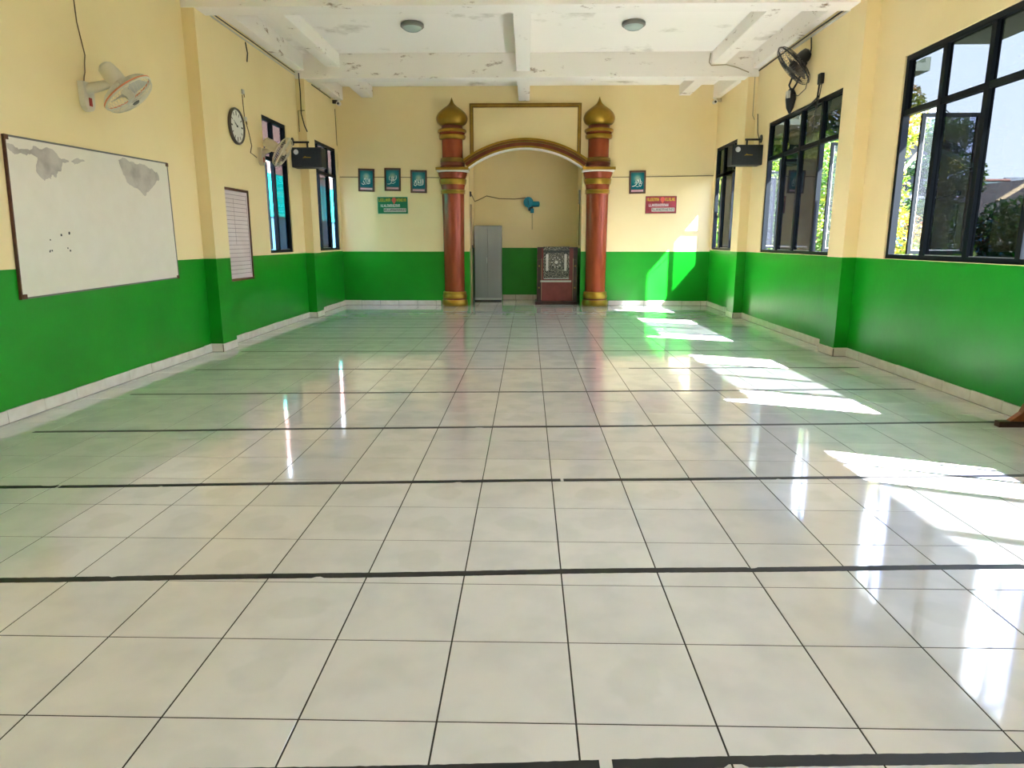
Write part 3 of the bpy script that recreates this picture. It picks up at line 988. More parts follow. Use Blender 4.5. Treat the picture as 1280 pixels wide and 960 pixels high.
dfm = thing('door_post', 'narrow tan wooden door post on the left side of the niche', 'door post', (NX0, 13.15, 0))
mb = MB(); mb.box(NX0, 13.08, 0.0, NX0 + 0.03, 13.24, 2.1); mb.build('post', M['ridge'], dfm)
mb = MB(); mb.box(NX0 + 0.03, 13.12, 1.18, NX0 + 0.05, 13.17, 1.26); mb.build('latch', 'black', dfm)
sw = thing('socket', 'black plug socket high on the left side of the niche', 'socket', (NX0, 13.1, 2.3))
mb = MB(); mb.box(NX0, 13.06, 2.26, NX0 + 0.03, 13.16, 2.36); mb.build('cover', 'black', sw, bevel=0.004)
sw2 = thing('fuse_box', 'grey switch box on the right side of the niche', 'switch', (NX1, 13.3, 2.2))
mb = MB(); mb.box(NX1 - 0.03, 13.25, 2.12, NX1, 13.4, 2.4); mb.build('cover', 'grey_metal', sw2, bevel=0.004)
mb = MB(); mb.tube([(NX1 - 0.012, 13.3, 2.12), (NX1 - 0.014, 13.31, 1.7), (NX1 - 0.01, 13.3, 1.25)], 0.008, 5); mb.build('cord', 'wire', sw2)

# pulpit
pu = thing('pulpit', 'maroon and dark wood pulpit with gold trim in the niche', 'pulpit', (0.47, 13.3, 0))
mb = MB(); mb.box(0.02, 13.0, 0.0, 0.93, 13.62, 0.07); mb.build('plinth', 'dark_wood', pu, bevel=0.008)
mb = MB(); mb.box(0.15, 13.06, 0.07, 0.83, 13.10, 0.50); mb.build('lower_panel', 'maroon', pu, bevel=0.004)
mb = MB(); mb.box(0.15, 13.075, 0.50, 0.83, 13.10, 1.19); mb.build('upper_panel', 'maroon', pu)
for a, b in ((0.06, 0.15), (0.83, 0.92)):
    mb = MB(); mb.box(a, 13.05, 0.07, b, 13.14, 0.95); mb.box(a + 0.0, 13.06, 0.95, b - 0.0, 13.13, 1.2); mb.build('post', 'dark_wood', pu, bevel=0.006)
    mb = MB(); mb.box(a, 13.14, 0.07, a + 0.04, 13.60, 1.05); mb.build('side_panel', 'maroon', pu)
for a in (0.10, 0.87):
    for z in (0.36, 0.82):
        mb = MB(); mb.lathe([(0.0, -0.016), (0.013, -0.01), (0.016, 0.0)], (a, 13.05, z), 0, 2 * PI, 10, axis='y'); mb.build('stud', 'gold', pu, smooth=True)
for x in (0.152, 0.826):
    mb = MB(); mb.box(x - 0.005, 13.045, 0.09, x + 0.005, 13.06, 0.98); mb.build('gold_trim', 'ridge', pu)
mb = MB(); mb.box(0.06, 13.04, 1.19, 0.92, 13.16, 1.215); mb.build('top_rail', 'dark_wood', pu, bevel=0.004)
mb = MB(); mb.box(0.13, 13.02, 0.48, 0.79, 13.06, 0.515); mb.build('ledge', 'rug_cream', pu, bevel=0.003)
rg = thing('prayer_rug', 'black and cream patterned prayer rug hung over the pulpit front', 'rug', (0.47, 13.02, 0.86))
mb = MB()
n = 14
prev = None
for k in range(n + 1):
    z = 1.223 - (1.223 - 0.54) * k / n
    y = 13.030 - 0.006 * math.sin(k * 0.8) - 0.006 * k / n
    if prev:
        zz, yy = prev
        mb.hexa([(0.19, yy, zz), (0.74, yy, zz), (0.74, yy + 0.009, zz), (0.19, yy + 0.009, zz), (0.19, y, z), (0.74, y, z), (0.74, y + 0.009, z), (0.19, y + 0.009, z)])
    prev = (z, y)
mb.box(0.19, 13.024, 1.216, 0.74, 13.18, 1.226)
mb.build('field', 'rug', rg, recalc=False)
mb = MB()
mb.box(0.245, 13.012, 0.72, 0.295, 13.020, 1.07); mb.build('motif_bar', 'rug_cream', rg)
mb = MB(); mb.box(0.635, 13.012, 0.72, 0.685, 13.020, 1.07); mb.build('motif_bar', 'rug_cream', rg)
for a in range(10):
    t0 = a / 10 * 2 * PI
    mb = MB()
    mb.box(0.465 + 0.09 * math.cos(t0) - 0.011, 13.012, 0.90 + 0.10 * math.sin(t0) - 0.011, 0.465 + 0.09 * math.cos(t0) + 0.011, 13.019, 0.90 + 0.10 * math.sin(t0) + 0.011)
    mb.build('petal', 'rug_cream', rg)
mb = MB()
mb.lathe([(0.036, -0.004), (0.036, 0.004)], (0.465, 13.016, 0.90), 0, 2 * PI, 12, axis='y')
mb.build('medallion', 'rug_cream', rg)
mb = MB(); mb.box(0.19, 13.013, 1.10, 0.74, 13.021, 1.15); mb.build('dark_border', 'rug_dark', rg)
mb = MB(); mb.box(0.20, 13.008, 0.55, 0.74, 13.016, 0.565); mb.build('hem', 'rug_cream', rg)

# ================================================================== fans
def ring(c, r, ax, n=28):
    ax = Vector(ax).normalized()
    u = ax.orthogonal().normalized()
    v = ax.cross(u)
    return [Vector(c) + r * (math.cos(2 * PI * k / n) * u + math.sin(2 * PI * k / n) * v) for k in range(n)]

def fan_head(root, R_, dep, mats, loc, direction, stripe=None, spokes=40, motor=(0.075, 0.20)):
    """grille, blades and motor built along local +Y = blowing direction, then turned to 'direction'."""
    q = Vector((0, 1, 0)).rotation_difference(Vector(direction).normalized()).to_matrix()
    L = Vector(loc)
    def put(mb):
        mb.v = [tuple(q @ Vector(p) + L) for p in mb.v]
        return mb
    def prof(t):      # bowl: t 0 centre .. 1 rim
        return dep * 0.5 * math.sqrt(max(0, 1 - t ** 3.2))
    for s_, nm in ((1, 'front_grille'), (-1, 'rear_grille')):
        mb = MB()
        for k in range(spokes):
            a = 2 * PI * k / spokes
            pts_ = []
            for t in (0.16, 0.4, 0.65, 0.85, 0.95, 1.0):
                r = R_ * t
                pts_.append((r * math.cos(a), s_ * (0.004 + prof(t)), r * math.sin(a)))
            mb.tube(pts_, 0.0022, 4)
        for t in (0.35, 0.68):
            mb.tube(ring((0, s_ * (0.004 + prof(t)), 0), R_ * t, (0, 1, 0)), 0.002, 4, closed=True)
        put(mb).build(nm, mats['wire'], root, local=True, recalc=False)
    mb = MB(); mb.tube(ring((0, 0, 0), R_, (0, 1, 0), 40), 0.009, 6, closed=True)
    put(mb).build('rim', mats['rim'], root, local=True, recalc=False, smooth=True)
    if stripe:
        mb = MB(); mb.tube(ring((0, -0.012, 0), R_ * 1.008, (0, 1, 0), 40), 0.008, 6, closed=True)
        put(mb).build('rim_stripe', stripe, root, local=True, recalc=False, smooth=True)
    mb = MB(); mb.lathe([(0.0, dep * 0.5 + 0.016), (R_ * 0.13, dep * 0.5 + 0.012), (R_ * 0.17, dep * 0.5 - 0.002), (R_ * 0.17, dep * 0.5 - 0.012)], (0, 0, 0), 0, 2 * PI, 20, axis='y')
    put(mb).build('badge', mats.get('badge', mats['body']), root, local=True, smooth=True)
    mb = MB(); mb.lathe([(0.0, 0.05), (R_ * 0.15, 0.045), (R_ * 0.19, 0.02), (R_ * 0.19, -0.04)], (0, 0, 0), 0, 2 * PI, 20, axis='y')
    put(mb).build('hub', mats['body'], root, local=True, smooth=True)
    for k in range(3):
        a = 2 * PI * k / 3 + 0.4
        mb = MB()
        top, bot = [], []
        for j in range(7):
            t = j / 6
            r = R_ * (0.17 + 0.70 * t)
            wd = 0.5 + 0.35 * math.sin(PI * min(1, t * 0.8 + 0.15))
            for e in (-1, 1):
                ang = a + e * wd * 0.62
                top.append((r * math.cos(ang), e * 0.024 + 0.002, r * math.sin(ang)))
        kk = len(top)
        vv = top + [(p[0], p[1] - 0.003, p[2]) for p in top]
        ff = []
        for j in range(6):
            b_ = 2 * j
            ff.append((b_, b_ + 1, b_ + 3, b_ + 2)); ff.append((kk + b_ + 2, kk + b_ + 3, kk + b_ + 1, kk + b_))
        mb.add(vv, ff)
        put(mb).build('blade', mats['blade'], root, local=True, recalc=False, smooth=True)
    mr, ml = motor
    mb = MB()
    y0 = -dep * 0.5 - 0.005
    mb.lathe([(mr * 0.75, y0), (mr, y0 - 0.02), (mr * 1.02, y0 - ml * 0.5), (mr * 0.88, y0 - ml * 0.88), (mr * 0.5, y0 - ml), (0, y0 - ml)], (0, 0, 0), 0, 2 * PI, 20, axis='y')
    put(mb).build('motor_housing', mats['body'], root, local=True, smooth=True)
    return q

white_m = dict(badge='lamp_ring', wire='fan_white', rim='fan_white', body='fan_white', blade='blade_clear')
def wall_fan(base, label, head, direction, dark=False, cordlen=0.0, m=white_m, R_=0.225, stripe=None, group=None):
    """base: plate centre on the left wall; head: disc centre offset from base"""
    root = thing('wall_fan', label, 'fan', base, None, group)
    mb = MB()
    poly = [(0, -0.075, 0.11), (0, 0.075, 0.11), (0, 0.075, -0.06)] + [(0, 0.075 * math.cos(t), -0.06 - 0.075 * math.sin(t)) for t in [0.5, 1.0, 1.57, 2.1, 2.6]] + [(0, -0.075, -0.06)]
    mb.prism(poly, (0.055, 0, 0))
    plate = mb.build('wall_plate', m['body'], root, local=True, bevel=0.008)
    mb = MB(); mb.box(0.055, -0.02, -0.09, 0.062, 0.02, -0.02); mb.build('switch', 'red', plate, local=True, bevel=0.003)
    H = Vector(head)
    d = Vector(direction).normalized()
    pv = H - d * (0.12)
    mb = MB()
    mb.tube([(0.04, 0, 0.05), tuple(Vector((0.04, 0, 0.05)).lerp(pv, 0.6)), tuple(pv)], [0.045, 0.038, 0.026], 10)
    mb.build('arm', m['body'], root, local=True, smooth=True)
    mb = MB(); mb.lathe([(0.0, -0.05), (0.024, -0.05), (0.024, 0.05), (0.0, 0.05)], tuple(pv), 0, 2 * PI, 12, axis='y'); mb.build('knuckle', m['rim'], root, local=True)
    fan_head(root, R_, 0.17, m, H, d, stripe)
    return root
f1 = wall_fan((XL, 4.585, 2.60), 'white wall fan with orange rim stripe above the whiteboard', (0.385, 0.03, 0.02), (0.56, 0.16, -0.76), stripe='orange')
cream = dict(wire='fan_cream', rim='fan_white', body='fan_cream', blade='fan_cream')
f2 = wall_fan((XL, 8.60, 2.56), 'cream wall fan in front of the window on the left wall', (0.33, 0.02, 0.055), (0.70, 0.26, -0.46), m=cream)

# black fan above the right-hand middle window
fr = thing('wall_fan', 'black wall fan on a cone bracket above the right middle window', 'fan', (XR, 8.70, 3.30))
mb = MB(); mb.lathe([(0.012, -0.17), (0.05, -0.10), (0.07, 0.02), (0.065, 0.10), (0.04, 0.15), (0.015, 0.17)], (-0.07, 0, 0), 0, 2 * PI, 14)
mb.build('wall_bracket', 'black', fr, local=True, smooth=True)
mb = MB(); mb.box(-0.10, -0.065, 0.03, -0.135, 0.03, 0.13); mb.build('switch_cover', 'conduit', fr, local=True, bevel=0.004)
hd = Vector((-0.19, -0.35, 0.385))
dr = Vector((-0.68, 0.16, -0.62)).normalized()
up_ = dr.cross(Vector((0, 1, 0))).normalized()
sd = up_.cross(dr).normalized()
mb = MB(); mb.tube([(-0.07, 0, 0.14), (-0.12, -0.04, 0.20), tuple(hd - dr * 0.1 + sd * 0.17 + Vector((0.02, 0.05, -0.05))), tuple(hd - dr * 0.08 + Vector((0.03, 0.16, 0.02)))], 0.014, 6)
mb.tube([(-0.06, -0.02, 0.14), (-0.05, -0.12, 0.20), tuple(hd - dr * 0.12 + Vector((0.03, -0.12, -0.08)))], 0.014, 6)
mb.build('yoke', 'black', fr, local=True)
blk = dict(wire='black', rim='black', body='black', blade='clock_rim')
fan_head(fr, 0.31, 0.16, blk, hd, dr, None, motor=(0.085, 0.17))
mb = MB(); mb.tube([tuple(hd + Vector((0.05, -0.2, -0.1))), (-0.05, -0.55, 0.20), (-0.06, -0.50, 0.06), (-0.06, -0.25, 0.02), (-0.06, -0.05, 0.08)], 0.006, 5); mb.build('cord', 'wire', fr, local=True, smooth=True)

# small teal fan inside the niche
ft = thing('wall_fan', 'small teal wall fan with pull string inside the niche', 'fan', (-0.08, NBY, 2.14))
mb = MB(); mb.box(-0.05, -0.05, -0.13, 0.05, 0.0, 0.09); mb.build('wall_plate', 'black', ft, local=True, bevel=0.01)
mb = MB(); mb.tube([(0, -0.04, -0.02), (0.0, -0.12, 0.0), (0.0, -0.17, 0.02)], 0.028, 8); mb.build('arm', 'teal_fan', ft, local=True)
mb = MB(); mb.lathe([(0.0, -0.075), (0.05, -0.07), (0.065, -0.03), (0.06, 0.08), (0.03, 0.10), (0, 0.10)], (0.10, -0.17, 0.01), 0, 2 * PI, 14, axis='x'); mb.build('motor_housing', 'teal_fan', ft, local=True, smooth=True)
for k in range(3):
    a = 2 * PI * k / 3 + 0.5
    mb = MB()
    P = []
    for j in range(9):
        t = 2 * PI * j / 9
        u, v = 0.075 + 0.075 * math.cos(t), 0.062 * math.sin(t)
        P.append((-0.055 + 0.25 * v, -0.17 + u * math.cos(a) - v * math.sin(a), 0.02 + u * math.sin(a) + v * math.cos(a)))
    mb.prism(P, (0.008, 0, 0)); mb.build('blade', 'teal_fan', ft, local=True)
mb = MB()
P = []
for j in range(14):
    t = 2 * PI * j / 14
    P.append((-0.075 + 0.02 + 0.11 * math.cos(t), -0.19 - 0.02 * math.sin(t), 0.05 + 0.115 * math.sin(t)))
mb.prism(P, (0, -0.02, 0)); mb.build('guard', 'teal_fan', ft, local=True, bevel=0.006)
mb = MB(); mb.box(-0.01, -0.10, -0.18, 0.07, -0.03, -0.08); mb.build('switch_box', 'teal_fan', ft, local=True, bevel=0.008)
mb = MB(); mb.tube([(0.03, -0.06, -0.18), (0.032, -0.06, -0.54)], 0.005, 5); mb.build('pull_string', 'wire_brown', ft, local=True)

# ================================================================== whiteboard
wbx = thing('whiteboard', 'stained old whiteboard hung slightly askew on the left wall', 'whiteboard', (XL, 4.69, 1.55))
c = [(3.525, 2.128), (5.875, 2.172), (5.89, 0.941), (3.464, 0.904)]
def quadslab(cs, x0, x1, mb):
    mb.hexa([(x0, *cs[0]), (x0, *cs[1]), (x0, *cs[2]), (x0, *cs[3]), (x1, *cs[0]), (x1, *cs[1]), (x1, *cs[2]), (x1, *cs[3])])
    return mb
def lerp2(a, b, t): return (a[0] + (b[0] - a[0]) * t, a[1] + (b[1] - a[1]) * t)
def insetq(cs, d):
    cx = sum(p[0] for p in cs) / 4; cy = sum(p[1] for p in cs) / 4
    return [(p[0] + (d if p[0] < cx else -d), p[1] + (d if p[1] < cy else -d)) for p in cs]
quadslab(insetq(c, 0.012), XL + 0.006, XL + 0.020, MB()).build('panel', 'board', wbx)
ci = insetq(c, 0.014)
for k in range(4):
    k2 = (k + 1) % 4
    quadslab([c[k], c[k2], ci[k2], ci[k]], XL + 0.002, XL + 0.024, MB()).build('frame_strip', 'brown_frame' if k == 3 else 'lamp_ring', wbx)
for (y, z) in ((5.86, 2.15), (5.865, 0.955), (3.50, 0.925), (3.54, 2.11)):
    mb = MB(); mb.box(XL + 0.020, y - 0.022, z - 0.018, XL + 0.028, y + 0.022, z + 0.018); mb.build('corner_cap', 'brown_frame', wbx)
rr_ = random.Random(4)
for k in range(9):
    mb = MB()
    y, z = 3.95 + rr_.uniform(-.15, .2), 1.33 + rr_.uniform(-.08, .12)
    s_ = rr_.uniform(0.004, 0.010)
    mb.box(XL + 0.020, y - s_, z - s_, XL + 0.0215, y + s_, z + s_)
    mb.build('ink_spot', 'ink', wbx)

# framed schedule sheet
sh = thing('notice_frame', 'brown framed lined notice sheet on the left wall beside the pilaster', 'frame', (XL, 7.56, 1.42))
c = [(7.118, 2.026), (8.0, 2.028), (7.99, 0.819), (7.125, 0.825)]
ci = insetq(c, 0.032)
for k in range(4):
    k2 = (k + 1) % 4
    quadslab([c[k], c[k2], ci[k2], ci[k]], XL + 0.003, XL + 0.03, MB()).build('frame_strip', 'brown_frame', sh)
quadslab(ci, XL + 0.005, XL + 0.018, MB()).build('sheet', 'page', sh)
for k in range(20):
    z = 1.94 - k * 0.054
    mb = MB(); mb.box(XL + 0.018, 7.2, z, XL + 0.0195, 7.93, z + 0.005); mb.build('printed_rule', 'line', sh)
mb = MB(); mb.box(XL + 0.018, 7.20, 0.90, XL + 0.0192, 7.205, 1.96); mb.box(XL + 0.018, 7.925, 0.90, XL + 0.0192, 7.93, 1.96); mb.box(XL + 0.018, 7.5, 1.3, XL + 0.0192, 7.504, 1.9); mb.build('column_rule', 'line', sh)

# clock
ck = thing('wall_clock', 'round white wall clock with dark rim on the left wall', 'clock', (XL, 7.80, 2.845))
mb = MB(); mb.lathe([(0.205, 0.0), (0.232, 0.004), (0.236, 0.030), (0.224, 0.046), (0.208, 0.040), (0.206, 0.028)], (0, 0, 0), 0, 2 * PI, 40, axis='x', cap=False); mb.build('rim', 'clock_rim', ck, local=True, smooth=True)
mb = MB(); mb.lathe([(0.0, 0.026), (0.208, 0.026), (0.208, 0.004), (0.0, 0.004)], (0, 0, 0), 0, 2 * PI, 40, axis='x'); face_ = mb.build('face', 'clock_face', ck, local=True)
def clock_pt(ang, r): return (r * math.sin(ang), r * math.cos(ang))     # +Y is to the right as seen from the room
for k in range(12):
    a = 2 * PI * k / 12
    y, z = clock_pt(a, 0.165)
    mb = MB()
    u = Vector((0, math.sin(a), math.cos(a))); v = Vector((0, math.cos(a), -math.sin(a)))
    c0 = Vector((0.026, y, z))
    l, wd = (0.028, 0.010) if k % 3 == 0 else (0.022, 0.006)
    mb.hexa([c0 - u * l - v * wd, c0 + u * l - v * wd, c0 + u * l + v * wd, c0 - u * l + v * wd] + [p + Vector((0.002, 0, 0)) for p in (c0 - u * l - v * wd, c0 + u * l - v * wd, c0 + u * l + v * wd, c0 - u * l + v * wd)])
    mb.build('hour_mark', 'ink', face_, local=True)
for nm, ang, l, wd in (('hour_hand', 2 * PI * (9.8 / 12), 0.085, 0.007), ('minute_hand', 2 * PI * (50 / 60), 0.13, 0.0045)):
    u = Vector((0, math.sin(ang), math.cos(ang))); v = Vector((0, math.cos(ang), -math.sin(ang)))
    x = 0.031 if nm == 'hour_hand' else 0.034
    c0 = Vector((x, 0, 0))
    p = [c0 - u * 0.02 - v * wd, c0 + u * l - v * wd * 0.5, c0 + u * l + v * wd * 0.5, c0 - u * 0.02 + v * wd]
    mb = MB(); mb.hexa(p + [q + Vector((0.002, 0, 0)) for q in p]); mb.build(nm, 'ink', ck, local=True)
mb = MB(); mb.lathe([(0.012, 0.026), (0.012, 0.038), (0, 0.039)], (0, 0, 0), 0, 2 * PI, 12, axis='x'); mb.build('hand_pin', 'ink', ck, local=True)

# ================================================================== pictures on the back wall
def stroke(mb, pts_, wd, y):
    """flat ribbon drawn with a broad pen"""
    P = [Vector((p[0], 0, p[1])) for p in pts_]
    L, R2 = [], []
    for i, p in enumerate(P):
        a = P[max(0, i - 1)]; b = P[min(len(P) - 1, i + 1)]
        d = (b - a).normalized()
        nn = Vector((-d.z, 0, d.x))
        k = wd * (0.55 + 0.45 * math.sin(PI * (i + 0.6) / (len(P) + 0.2)))
        L.append(p + nn * k); R2.append(p - nn * k)
    vv = [(q.x, y, q.z) for q in L] + [(q.x, y, q.z) for q in R2]
    n_ = len(P)
    mb.add(vv, [(i, i + 1, n_ + i + 1, n_ + i) for i in range(n_ - 1)])
def curve(a, b, bow, n=7):
    a = Vector(a); b = Vector(b)
    d = b - a
    nn = Vector((-d.y, d.x))
    return [tuple(a + d * t + nn * bow * math.sin(PI * t)) for t in [i / (n - 1) for i in range(n)]]
SCRIPTS = [
    # (start, end, bow, pen) in the picture's own metres, x right, z up
    [((-0.10, -0.06), (-0.03, -0.045), -0.5, 0.006), ((-0.03, -0.045), (-0.055, -0.01), 0.5, 0.006), ((-0.045, 0.0), (0.0, 0.02), 0.6, 0.006), ((0.0, 0.03), (0.01, -0.05), -0.2, 0.006),
     ((0.025, 0.04), (0.03, -0.055), 0.1, 0.005), ((0.05, 0.03), (0.055, -0.055), 0.1, 0.005), ((0.075, 0.035), (0.078, -0.04), -0.1, 0.005), ((0.0, -0.055), (0.08, -0.055), -0.2, 0.006), ((-0.03, -0.075), (0.0, -0.075), -0.2, 0.004)],
    [((-0.11, -0.085), (-0.02, -0.04), -0.25, 0.006), ((-0.05, -0.02), (-0.055, 0.07), 0.2, 0.005), ((-0.02, 0.06), (-0.03, -0.055), 0.1, 0.007), ((0.0, 0.065), (0.0, 0.0), 0.2, 0.006), ((0.03, 0.06), (0.02, -0.01), -0.2, 0.006),
     ((0.075, 0.085), (0.06, 0.0), 0.15, 0.007), ((-0.04, 0.0), (0.06, 0.01), -0.35, 0.006), ((-0.03, -0.07), (0.06, -0.04), -0.2, 0.006), ((0.0, -0.03), (0.05, -0.015), 0.5, 0.005)],
    [((-0.10, -0.01), (-0.10, -0.06), 0.3, 0.006), ((-0.10, -0.06), (-0.04, -0.055), -0.45, 0.007), ((-0.045, -0.06), (-0.045, 0.05), 0.1, 0.006), ((-0.08, 0.025), (-0.075, -0.015), 0.2, 0.008), ((-0.02, 0.05), (-0.02, -0.055), 0.05, 0.006),
     ((-0.03, -0.06), (0.09, -0.06), -0.08, 0.007), ((0.03, 0.045), (0.035, -0.05), 0.06, 0.006), ((0.065, 0.05), (0.065, -0.055), 0.05, 0.006), ((0.09, 0.055), (0.09, -0.06), 0.05, 0.006), ((0.0, 0.0), (0.03, -0.03), -0.4, 0.006)],
    [((-0.11, -0.085), (0.0, 0.0), -0.18, 0.007), ((-0.06, -0.02), (-0.04, 0.03), -0.5, 0.006), ((-0.02, 0.045), (0.02, -0.02), 0.4, 0.006), ((0.01, 0.0), (0.03, 0.06), 0.2, 0.005), ((0.05, 0.075), (0.05, -0.03), 0.06, 0.006),
     ((0.03, -0.05), (0.085, -0.05), 0.6, 0.006), ((0.03, -0.055), (0.085, -0.055), -0.5, 0.006), ((-0.03, -0.085), (0.03, -0.085), -0.1, 0.005), ((0.06, 0.03), (0.095, -0.03), 0.1, 0.004)],
]
def picture(xc, zc, tilt, script, label, w_=0.335, h_=0.455):
    root = thing('picture', label, 'picture', (xc, BY, zc), (0, tilt, 0), 'teal framed calligraphy pictures on the back wall')
    fw = 0.026
    for (a, b, c_, d) in ((-w_ / 2, w_ / 2, h_ / 2 - fw, h_ / 2), (-w_ / 2, w_ / 2, -h_ / 2, -h_ / 2 + fw), (-w_ / 2, -w_ / 2 + fw, -h_ / 2 + fw, h_ / 2 - fw), (w_ / 2 - fw, w_ / 2, -h_ / 2 + fw, h_ / 2 - fw)):
        mb = MB(); mb.box(a, -0.028, c_, b, -0.003, d); mb.build('frame_strip', 'brown_frame', root, local=True)
    mb = MB(); mb.box(-w_ / 2 + fw, -0.015, -h_ / 2 + fw, w_ / 2 - fw, -0.004, h_ / 2 - fw); mb.build('mount', 'roof_teal', root, local=True)
    mb = MB(); mb.box(-w_ / 2 + fw + 0.012, -0.017, -h_ / 2 + fw + 0.065, w_ / 2 - fw - 0.012, -0.015, h_ / 2 - fw - 0.02); mb.build('print', 'teal_print', root, local=True)
    mb = MB(); mb.box(-w_ / 2 + fw + 0.016, -0.0175, -h_ / 2 + fw + 0.012, w_ / 2 - fw - 0.02, -0.015, -h_ / 2 + fw + 0.048); mb.build('caption_strip', 'pink_strip', root, local=True)
    mb = MB()
    for (a, b, bow, pen) in script: stroke(mb, curve(a, b, bow), pen, -0.0185)
    mb.build('script', 'script_white', root, local=True, recalc=False)
    return root
picture(-3.49, 2.575, 0.035, SCRIPTS[0], 'teal calligraphy picture, leftmost of the row of three')
picture(-2.945, 2.585, 0.02, SCRIPTS[1], 'teal calligraphy picture, hung highest in the middle of the row of three')
picture(-2.405, 2.545, 0.02, SCRIPTS[2], 'teal calligraphy picture nearest the left column, right end of the row of three')
picture(2.10, 2.525, -0.02, SCRIPTS[3], 'teal calligraphy picture hung alone right of the right column')

# small signs with lettering too blurred to read: letter-like strokes, same rhythm
def glyph(mb, x, z, w_, h_, r, y):
    t = min(w_, h_) * 0.22
    kind = r.randrange(5)
    def bar(a, b, c_, d): mb.box(x + a * w_, y, z + c_ * h_, x + b * w_, y + 0.002, z + d * h_)
    bar(0, 0.28, 0, 1)
    if kind in (0, 1, 3): bar(0.72, 1.0, 0, 1)
    if kind in (0, 2): bar(0.28, 0.72, 0.40, 0.60)
    if kind in (1, 2): bar(0.28, 0.9, 0.80, 1.0)
    if kind in (2, 4): bar(0.28, 0.95, 0.0, 0.2)
def sign(xc, zc, mat, label, yy, tilt, seed):
    W, H = 0.635, 0.345
    root = thing('sign', label, 'sign', (xc, BY, zc), (0, tilt, 0))
    mb = MB(); mb.box(-W / 2, -0.018, -H / 2, W / 2, -0.003, H / 2); mb.build('backing', 'sign_edge' if mat == 'sign_green' else 'brown_frame', root, local=True)
    mb = MB(); mb.box(-W / 2 + 0.008, -0.021, -H / 2 + 0.008, W / 2 - 0.008, -0.018, H / 2 - 0.008); mb.build('board', mat, root, local=True)
    r = random.Random(seed)
    y = -0.0235
    mb = MB()
    for k in range(7): glyph(mb, -0.29 + k * 0.036, 0.075, 0.028, 0.062, r, y)
    for k in range(6): glyph(mb, 0.085 + k * 0.034, 0.075, 0.027, 0.062, r, y)
    mb.build('yellow_lettering', 'letter_yellow', root, local=True)
    mb = MB()
    P = [(0.03 + 0.048 * math.cos(t), y, 0.105 + 0.05 * math.sin(t)) for t in [PI * 2 * i / 16 for i in range(16)]]
    mb.prism(P, (0, 0.002, 0))
    mb.prism([(0.0, y, 0.07), (0.03, y, 0.02), (0.06, y, 0.07)], (0, 0.002, 0))
    mb.build('emblem', 'emblem', root, local=True)
    mb = MB()
    for k in range(12): glyph(mb, -0.25 + k * 0.034, -0.035, 0.025, 0.055, r, y)
    mb.build('white_lettering', 'letter_white', root, local=True)
    mb = MB(); mb.box(-0.19, y + 0.001, -0.135, 0.28, y + 0.0025, -0.06); mb.build('caption_panel', 'conduit', root, local=True)
    mb = MB()
    for k in range(16): glyph(mb, -0.18 + k * 0.0285, -0.122, 0.02, 0.05, r, y - 0.001)
    mb.build('caption_lettering', 'ink', root, local=True)
    return root
sign(-2.96, 2.07, 'sign_green', 'small green sign with yellow lettering under the row of pictures', 0, 0.0, 5)
sign(2.60, 2.075, 'sign_red', 'small red sign with yellow lettering right of the right column', 0, -0.006, 9)

# ================================================================== speakers
def speaker(cx, y0, zc, side, label):
    """box hangs from a bracket on the pilaster at 'side' (-1 left, +1 right)"""
    W, H, D = 0.50, 0.315, 0.28
    root = thing('speaker', label, 'speaker', (cx, y0, zc))
    mb = MB(); mb.box(-W / 2, 0, -H / 2, W / 2, D, H / 2); mb.build('cabinet', 'black_box', root, local=True, bevel=0.012)
    mb = MB(); mb.box(-W / 2 + 0.012, -0.012, -H / 2 + 0.012, W / 2 - 0.012, 0, H / 2 - 0.012); mb.build('grille', 'black_box', root, local=True, bevel=0.005)
    bx = -W / 2 + 0.085
    mb = MB(); mb.lathe([(0.0, -0.020), (0.022, -0.020), (0.040, -0.016), (0.042, -0.010)], (bx, 0, H / 2 - 0.075), 0, 2 * PI, 20, axis='y'); mb.build('round_badge', 'silver', root, local=True, smooth=True)
    mb = MB(); mb.prism([(-0.06, -0.015, -0.014), (-0.02, -0.015, -0.008), (0.075, -0.015, -0.010), (0.075, -0.015, 0.002), (0.0, -0.015, 0.006), (-0.02, -0.015, 0.020)], (0, 0.003, 0)); mb.build('gold_badge', 'gold', root, local=True)
    # bracket: plate on the side wall, arm straight out into the room, drop to the box
    px = (XL if side < 0 else XR) - cx
    yy, zz = 0.12, H / 2 + 0.095
    ex = -side * 0.02
    mb = MB(); mb.tube([(px - side * 0.012, yy, zz), (ex, yy, zz)], 0.016, 8); mb.build('bracket_arm', 'black', root, local=True)
    mb = MB(); mb.tube([(ex + side * 0.03, yy, H / 2 - 0.01), (ex + side * 0.03, yy, zz)], 0.017, 8); mb.build('bracket_drop', 'black', root, local=True)
    mb = MB(); mb.lathe([(0.065, px), (0.062, px - side * 0.014), (0.0, px - side * 0.018)], (0, yy, zz + 0.01), 0, 2 * PI, 16, axis='x'); mb.build('bracket_plate', 'black', root, local=True)
    return root
speaker(-3.80, 9.95, 2.695, -1, 'black speaker with silver badge hung from a bracket on the left wall')
speaker(3.42, 9.95, 2.715, 1, 'black speaker with silver badge hung from a bracket on the right wall')

